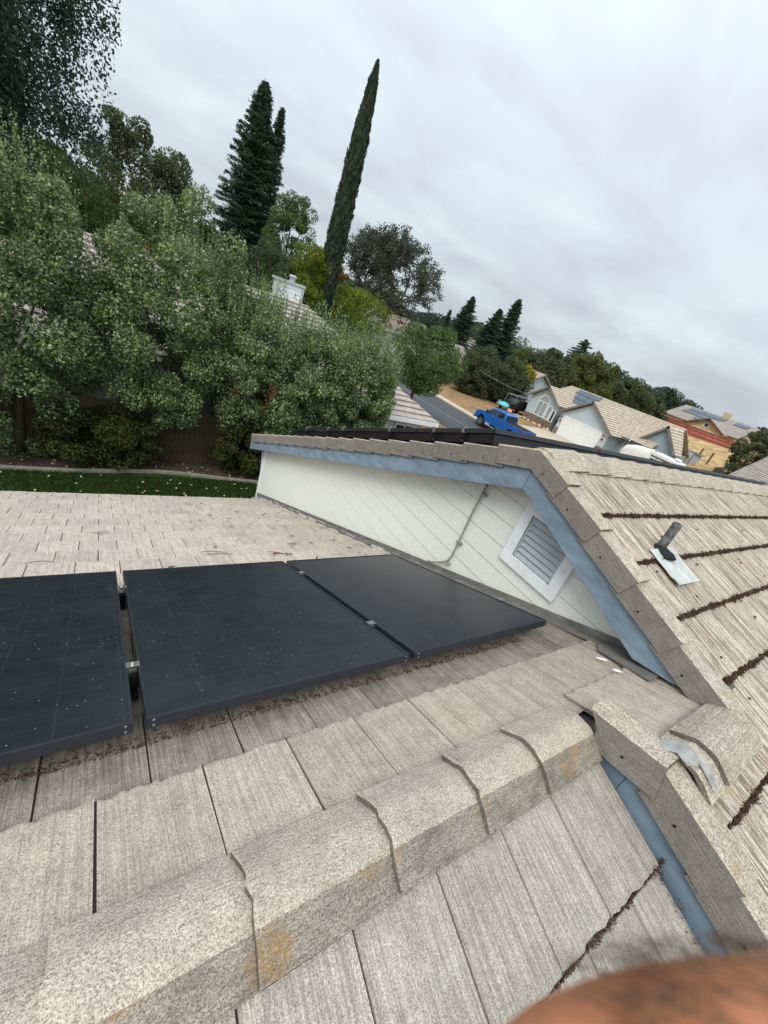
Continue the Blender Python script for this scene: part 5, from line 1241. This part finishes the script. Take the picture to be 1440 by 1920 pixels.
def wheel(parent, x, y, z, r_, wd, side):
    T = Matrix.Translation((x, y, z)) @ Matrix.Rotation(side*math.pi/2, 4, 'Y')
    b = MB(); b.lathe([(r_*.62, -wd/2), (r_*.93, -wd/2), (r_, -wd*.35), (r_, wd*.35), (r_*.93, wd/2), (r_*.62, wd/2), (r_*.60, wd*.3)], seg=28, T=T); t = b.build('wheel', M['tyre'], parent)
    b = MB(); b.lathe([(r_*.61, wd*.1), (r_*.61, wd*.45), (r_*.54, wd*.47), (r_*.50, wd*.25), (r_*.16, wd*.30), (r_*.12, wd*.44), (r_*.05, wd*.46)], seg=24, T=T)
    for k in range(6):
        a = k*math.pi/3; b.box(r_*.10, r_*.56, -r_*.07, r_*.07, wd*.26, wd*.42, T @ Matrix.Rotation(a, 4, 'Z'))
    b.build('rim', M['chrome'], t)
def pickup():
    e = empty('pickup_truck', (29.75, 24.35, .012), 0, 'bright blue lifted crew pickup parked at the kerb, its tail behind the roof panels', 'pickup truck')
    # +Y is the front; side profile (y,z)
    def body_section(poly, x0, x1, name, mat, bev=.05, taper=0):
        b = MB(); n_ = len(poly); vs = [(x0, y, z) for y, z in poly]+[(x1, y, z) for y, z in poly]
        b.add(vs, [tuple(range(n_-1, -1, -1)), tuple(range(n_, 2*n_))]+[(i, (i+1) % n_, n_+(i+1) % n_, n_+i) for i in range(n_)])
        return bevel(b.build(name, mat, e), bev, 3)
    def arch(c, r_, n_=10): return [(c-r_*math.cos(math.pi*k/n_), .62+r_*math.sin(math.pi*k/n_)*1.0) for k in range(n_+1)]
    low = [(-2.95, .72), (-2.95, 1.42)]+[(-.62, 1.42), (-.62, 1.46), (1.05, 1.46), (1.15, 1.44), (2.55, 1.34), (2.82, 1.18), (2.88, .70)]
    bottom = [(2.32, .62)]+arch(1.85, .50)[::-1]+[(-1.30, .62)]+arch(-1.85, .50)[::-1]+[(-2.35, .68)]
    o = body_section(low+bottom, -.98, .98, 'body', M['blue'], .05)
    # bed opening
    b = MB(); b.box(-.80, .80, -2.85, -.75, 1.421, 1.432); b.build('bed_liner', M['tyre'], e)
    cab = [(-.70, 1.43), (-.62, 1.98), (-.40, 2.08), (.85, 2.08), (1.10, 2.0), (1.72, 1.45)]
    b = MB(); n_ = len(cab); vs = [(-.93+.14*max(0, (z-1.43)/.65), y, z) for y, z in cab]+[(.93-.14*max(0, (z-1.43)/.65), y, z) for y, z in cab]
    b.add(vs, [tuple(range(n_-1, -1, -1)), tuple(range(n_, 2*n_))]+[(i, (i+1) % n_, n_+(i+1) % n_, n_+i) for i in range(n_)]); bevel(b.build('cab', M['blue'], e), .05, 3)
    def sidewin(pts_, side):
        b = MB(); f = lambda y, z, d: (side*(.93-.14*(z-1.43)/.65+d), y, z)
        n_ = len(pts_); b.add([f(y, z, .006) for y, z in pts_]+[f(y, z, -.02) for y, z in pts_], [tuple(range(n_)), tuple(range(2*n_-1, n_-1, -1))]+[(i, (i+1) % n_, n_+(i+1) % n_, n_+i) for i in range(n_)]); b.build('side_window', M['carglass'], e)
    for sd_ in (-1, 1):
        sidewin([(.45, 1.50), (1.50, 1.50), (1.02, 1.93), (.45, 1.96)], sd_); sidewin([(-.50, 1.50), (.36, 1.50), (.36, 1.96), (-.44, 1.94)], sd_)
    b = MB(); b.add([(-.80, 1.67, 1.52), (.80, 1.67, 1.52), (.72, 1.155, 1.97), (-.72, 1.155, 1.97)], [(0, 1, 2, 3)]); b.build('windscreen', M['carglass'], e)
    b = MB(); b.add([(-.76, -.705, 1.52), (.76, -.705, 1.52), (.72, -.645, 1.92), (-.72, -.645, 1.92)], [(3, 2, 1, 0)]); b.build('rear_window', M['carglass'], e)
    # flares, steps, bumpers, lamps, handles, mirrors
    for y in (1.85, -1.85):
        for sd_ in (-1, 1):
            b = MB()
            for k in range(10):
                a0, a1 = math.pi*k/10, math.pi*(k+1)/10
                q = [(sd_*x, y-r_*math.cos(a), .60+r_*math.sin(a)) for x in (.96, 1.06) for r_, a in ((.50, a0), (.58, a0), (.58, a1), (.50, a1))]
                b.add(q, [(0, 1, 2, 3), (4, 5, 6, 7), (1, 5, 6, 2), (0, 3, 7, 4)])
            b.build('fender_flare', M['blue'], e)
            wheel(e, sd_*.90, y, .46, .46, .28, sd_)
    for sd_ in (-1, 1):
        b = MB(); b.tube([(sd_*.92, 1.25, .52), (sd_*1.06, 1.15, .46), (sd_*1.06, -1.15, .46), (sd_*.92, -1.25, .52)], .045, 8); b.build('side_step', M['chrome'], e)
        b = MB(); b.box(-.10, .10, -.05, .05, -.10, .10, Matrix.Translation((sd_*1.10, 1.42, 1.58))); bevel(b.build('mirror', M['blackpaint'], e), .03, 2)
        for y in (.55, -.38):
            b = MB(); b.box(sd_*.985-.012, sd_*.985+.012, y, y+.16, 1.30, 1.335); b.build('door_handle', M['chrome'], e)
        b = MB(); b.box(sd_*.84-.13, sd_*.84+.13, 2.80, 2.90, .98, 1.16); b.build('headlight', M['lens'], e)
        b = MB(); b.box(sd_*.91-.07, sd_*.91+.07, -2.975, -2.94, 1.02, 1.36); b.build('tail_light', M['tail'], e)
        b = MB(); b.box(sd_*.982-.003, sd_*.982+.003, .38, .395, .72, 1.44); b.build('door_seam', M['blackpaint'], e)
    b = MB(); b.box(-.96, .96, 2.84, 3.02, .55, .80); bevel(b.build('front_bumper', M['chrome'], e), .05, 2)
    b = MB(); b.box(-.94, .94, -3.10, -2.92, .60, .80); bevel(b.build('rear_bumper', M['chrome'], e), .04, 2)
    b = MB(); b.box(-.62, .62, 2.84, 2.91, .86, 1.18); b.build('grille', M['blackpaint'], e)
pickup()
def work_vehicle():
    e = empty('utility_truck', (47.3, 38.2, 0), 0, 'black utility truck with ladder rack parked nose-out beside the blue-grey house', 'truck'); e.location = (46.2, 37.2, 0)
    # front faces -X
    prof = [(-2.6, .55), (-2.65, 1.0), (-2.4, 1.18), (-1.3, 1.25), (-.75, 1.85), (.9, 1.9), (1.0, 1.25), (2.7, 1.25), (2.7, .55)]
    b = MB(); b.prism(prof, lambda u, v, t: (u, t, v), -.95, .95); bevel(b.build('body', M['blackpaint'], e), .06, 2)
    b = MB(); b.add([(-1.24, -.8, 1.32), (-1.24, .8, 1.32), (-.82, .72, 1.80), (-.82, -.72, 1.80)], [(3, 2, 1, 0)]); b.build('windscreen', M['carglass'], e)
    for sd_ in (-1, 1):
        for x in (-1.7, 1.75):
            T = Matrix.Translation((x, sd_*.86, .4)) @ Matrix.Rotation(-sd_*math.pi/2, 4, 'X')
            b = MB(); b.lathe([(.25, -.12), (.40, -.12), (.40, .12), (.25, .12)], seg=22, T=T); b.build('wheel', M['tyre'], e)
            b = MB(); b.lathe([(.24, .0), (.24, .11), (.08, .12)], seg=16, T=T); b.build('rim', M['chrome'], e)
        b = MB(); b.box(-2.68, -2.60, sd_*.72-.14, sd_*.72+.14, .92, 1.08); b.build('headlight', M['lens'], e)
        b = MB(); b.tube([(-1.6, sd_*.85, 1.25), (-1.5, sd_*.85, 2.2), (2.6, sd_*.85, 2.2), (2.6, sd_*.85, 1.2)], .035, 6); b.build('rack_rail', M['chrome'], e)
    for x in (-1.4, 0, 1.4, 2.5):
        b = MB(); b.tube([(x, -.85, 2.2), (x, .85, 2.2)], .03, 6); b.build('rack_bar', M['chrome'], e)
    b = MB(); b.box(-2.80, -2.62, -.95, .95, .52, .72); b.build('bumper', M['chrome'], e)
work_vehicle()
# play umbrella and orange toy by the truck
e = empty('sunshade', (39.5, 33.6, 0), 0, 'small teal sunshade standing on the dry lawn behind the blue pickup', 'sunshade')
b = MB(); b.lathe([(.02, 1.62), (.35, 1.55), (.75, 1.32), (.78, 1.22), (.70, 1.30), (.02, 1.5)], seg=8); b.build('canopy', M['teal'], e)
b = MB(); b.tube([(0, 0, 0), (0, 0, 1.6)], .025, 6); b.build('pole', M['trimw'], e)
e = empty('toy_slide', (40.5, 33.2, 0), .6, 'small orange play slide right beside the teal sunshade', 'toy')
b = MB(); b.prism([(-.7, .05), (-.6, .05), (.5, .85), (.75, .85), (.75, .95), (.45, .95)], lambda u, v, t: (u, t, v), -.25, .25); b.build('slide', M['orange'], e)
b = MB(); b.box(.62, .68, -.25, -.2, 0, .9); b.box(.62, .68, .2, .25, 0, .9); b.build('leg', M['trimw'], e)
# boulders along the front bed of the blue-grey house
bl = []
for k in range(3):
    r = random.Random(40+k); b = MB(); vs = []
    for i in range(5):
        for j in range(8):
            ph = math.pi*i/4; th_ = 2*math.pi*j/8; rr2 = r.uniform(.8, 1.1)
            vs.append((rr2*math.sin(ph)*math.cos(th_), rr2*math.sin(ph)*math.sin(th_), .35+.75*rr2*math.cos(ph)))
    b.add(vs, [(i*8+j, (i+1)*8+j, (i+1)*8+(j+1) % 8, i*8+(j+1) % 8) for i in range(4) for j in range(8)]); bl.append(b)
bmesh_ = [bl[k].mesh('boulder', M['boulder' if k < 2 else 'boulder2']) for k in range(3)]
r = random.Random(9)
for k in range(26):
    o = link('boulder', bmesh_[k % 3]); y = 35.6-k*.21; o.location = (45.35+r.uniform(-.35, .25), y, .02); s_ = r.uniform(.14, .24); o.scale = (s_, s_, s_*1.25); o.rotation_euler = (0, 0, r.uniform(0, 6))
    tag(o, ('pale' if k % 3 < 2 else 'brown')+' boulder in the row edging the front bed of the blue-grey house', 'boulder', ('pale' if k % 3 < 2 else 'brown')+' boulders edging the front bed')
# wires
for i, (a, c, lb) in enumerate((((41, 41, 3.6), (48, 35.8, 2.9), 'thin service wire crossing in front of the big bushes'), ((62, 27, 6.2), (90, 34, 6.9), 'thin wire over the roof of the blue-grey house'))):
    b = MB(); A_, B_ = Vector(a), Vector(c); b.tube([tuple(A_.lerp(B_, t_/8)-Vector((0, 0, .3*math.sin(math.pi*t_/8)))) for t_ in range(9)], .022, 5); tag(b.build('wire', M['conduit']), lb, 'wire')

# ------------------------------------------------------------------ the hand close to the lens
m, t, p = new_mat('skin', .6, .35); M['skin'] = m
ob = N(t, 'ShaderNodeTexCoord').outputs['Object']
f1 = noise(t, ob, 60, 5, .65); f2 = noise(t, mapping(t, ob, (1, 1, 1)), 260, 3, .6)
c = ramp(t, f1, [(.3, (.36, .135, .06)), (.5, (.56, .225, .11)), (.72, (.68, .32, .18))])
t.links.new(c, p.inputs['Base Color']); p.inputs['Subsurface Weight'].default_value = .15; p.inputs['Subsurface Radius'].default_value = (.004, .0015, .0008); bump(t, p, f2, .3, .0006)
def camP(px2, py2, d):     # point at distance d along the pixel's ray (hand is held at the lens)
    v = (CR*((px2-720)/756.88)+CD*((py2-960)/756.88)+FW).normalized(); return Vector((0, 0, H))+v*d
import bmesh
def hand():
    root = empty('person', tuple(camP(1700, 2150, .12)), 0, 'blurred reddish finger and hand of the photographer at the bottom right corner', 'person')
    inv = root.location.copy()
    tip = camP(930, 2265, .068); j1 = camP(1130, 2160, .066); j2 = camP(1360, 2105, .067); k0 = camP(1700, 2090, .080); pal = camP(1990, 2340, .110)
    side = CD.copy(); back = (CR*.8+CD*.6).normalized()
    V = [pal, pal+back*.05+side*.01]; R = [.026, .024]; E = [(0, 1)]
    def finger(points, radii, ri):
        last = ri
        for P_, r_ in zip(points, radii):
            V.append(P_); R.append(r_); E.append((last, len(V)-1)); last = len(V)-1
    finger([k0, k0.lerp(j2, .5), j2, j1, tip], [.0125, .0102, .0102, .0098, .0088], 0)
    for k in range(1, 4):
        o_ = side*(.021*k); kk = k0+o_+back*.004*k
        finger([kk, kk.lerp(j2+o_, .55)+back*.006*k, kk.lerp(j2+o_, .9)+back*.012*k-FW*.012, kk.lerp(j2+o_, .75)+back*.016*k-FW*.028], [.0120, .0095, .0088, .0078], 0)
    th0 = pal-FW*.012; finger([th0, th0-FW*.026+side*.01, th0-FW*.05+side*.012-back*.008], [.014, .0115, .0095], 0)
    fw_ = pal+back*.13; V.extend([fw_, fw_+back*.14]); R.extend([.027, .036]); n0 = len(V); E.extend([(1, n0-2), (n0-2, n0-1)])
    bm_ = bmesh.new(); lay = bm_.verts.layers.skin.verify(); bv = []
    for v, r_ in zip(V, R):
        a = bm_.verts.new(v-inv); a[lay].radius = (r_, r_); bv.append(a)
    bv[0][lay].use_root = True
    for a, c_ in E: bm_.edges.new((bv[a], bv[c_]))
    me = bpy.data.meshes.new('body'); bm_.to_mesh(me); bm_.free(); me.materials.append(M['skin'])
    o = link('body', me, root); m1 = o.modifiers.new('skin', 'SKIN'); m1.use_smooth_shade = True
    m2 = o.modifiers.new('sub', 'SUBSURF'); m2.levels = 2; m2.render_levels = 3
    # fine hair on the finger
    n_ = 420; rg = np.random.default_rng(4); Cs = []; Ds = []
    A_, B_ = np.array(j2-inv), np.array(j1-inv); K_ = np.array(k0-inv)
    for _ in range(n_):
        u = rg.random()*1.6; P_ = A_+(B_-A_)*min(u, 1) if u < 1 else A_+(K_-A_)*(u-1)
        up = np.array(-CD)+rg.normal(0, .5)*np.array(-FW)+rg.normal(0, .1, 3); up /= np.linalg.norm(up)
        Cs.append(P_+up*.0108); Ds.append(up*.5+(B_-A_)/np.linalg.norm(B_-A_)*.9+rg.normal(0, .2, 3))
    link('hair', leaf_mesh('hair', np.array(Cs), np.array(Ds), rg.normal(size=(n_, 3)), .0045, .00016, M['leaf_brown'], 0), root)
hand()
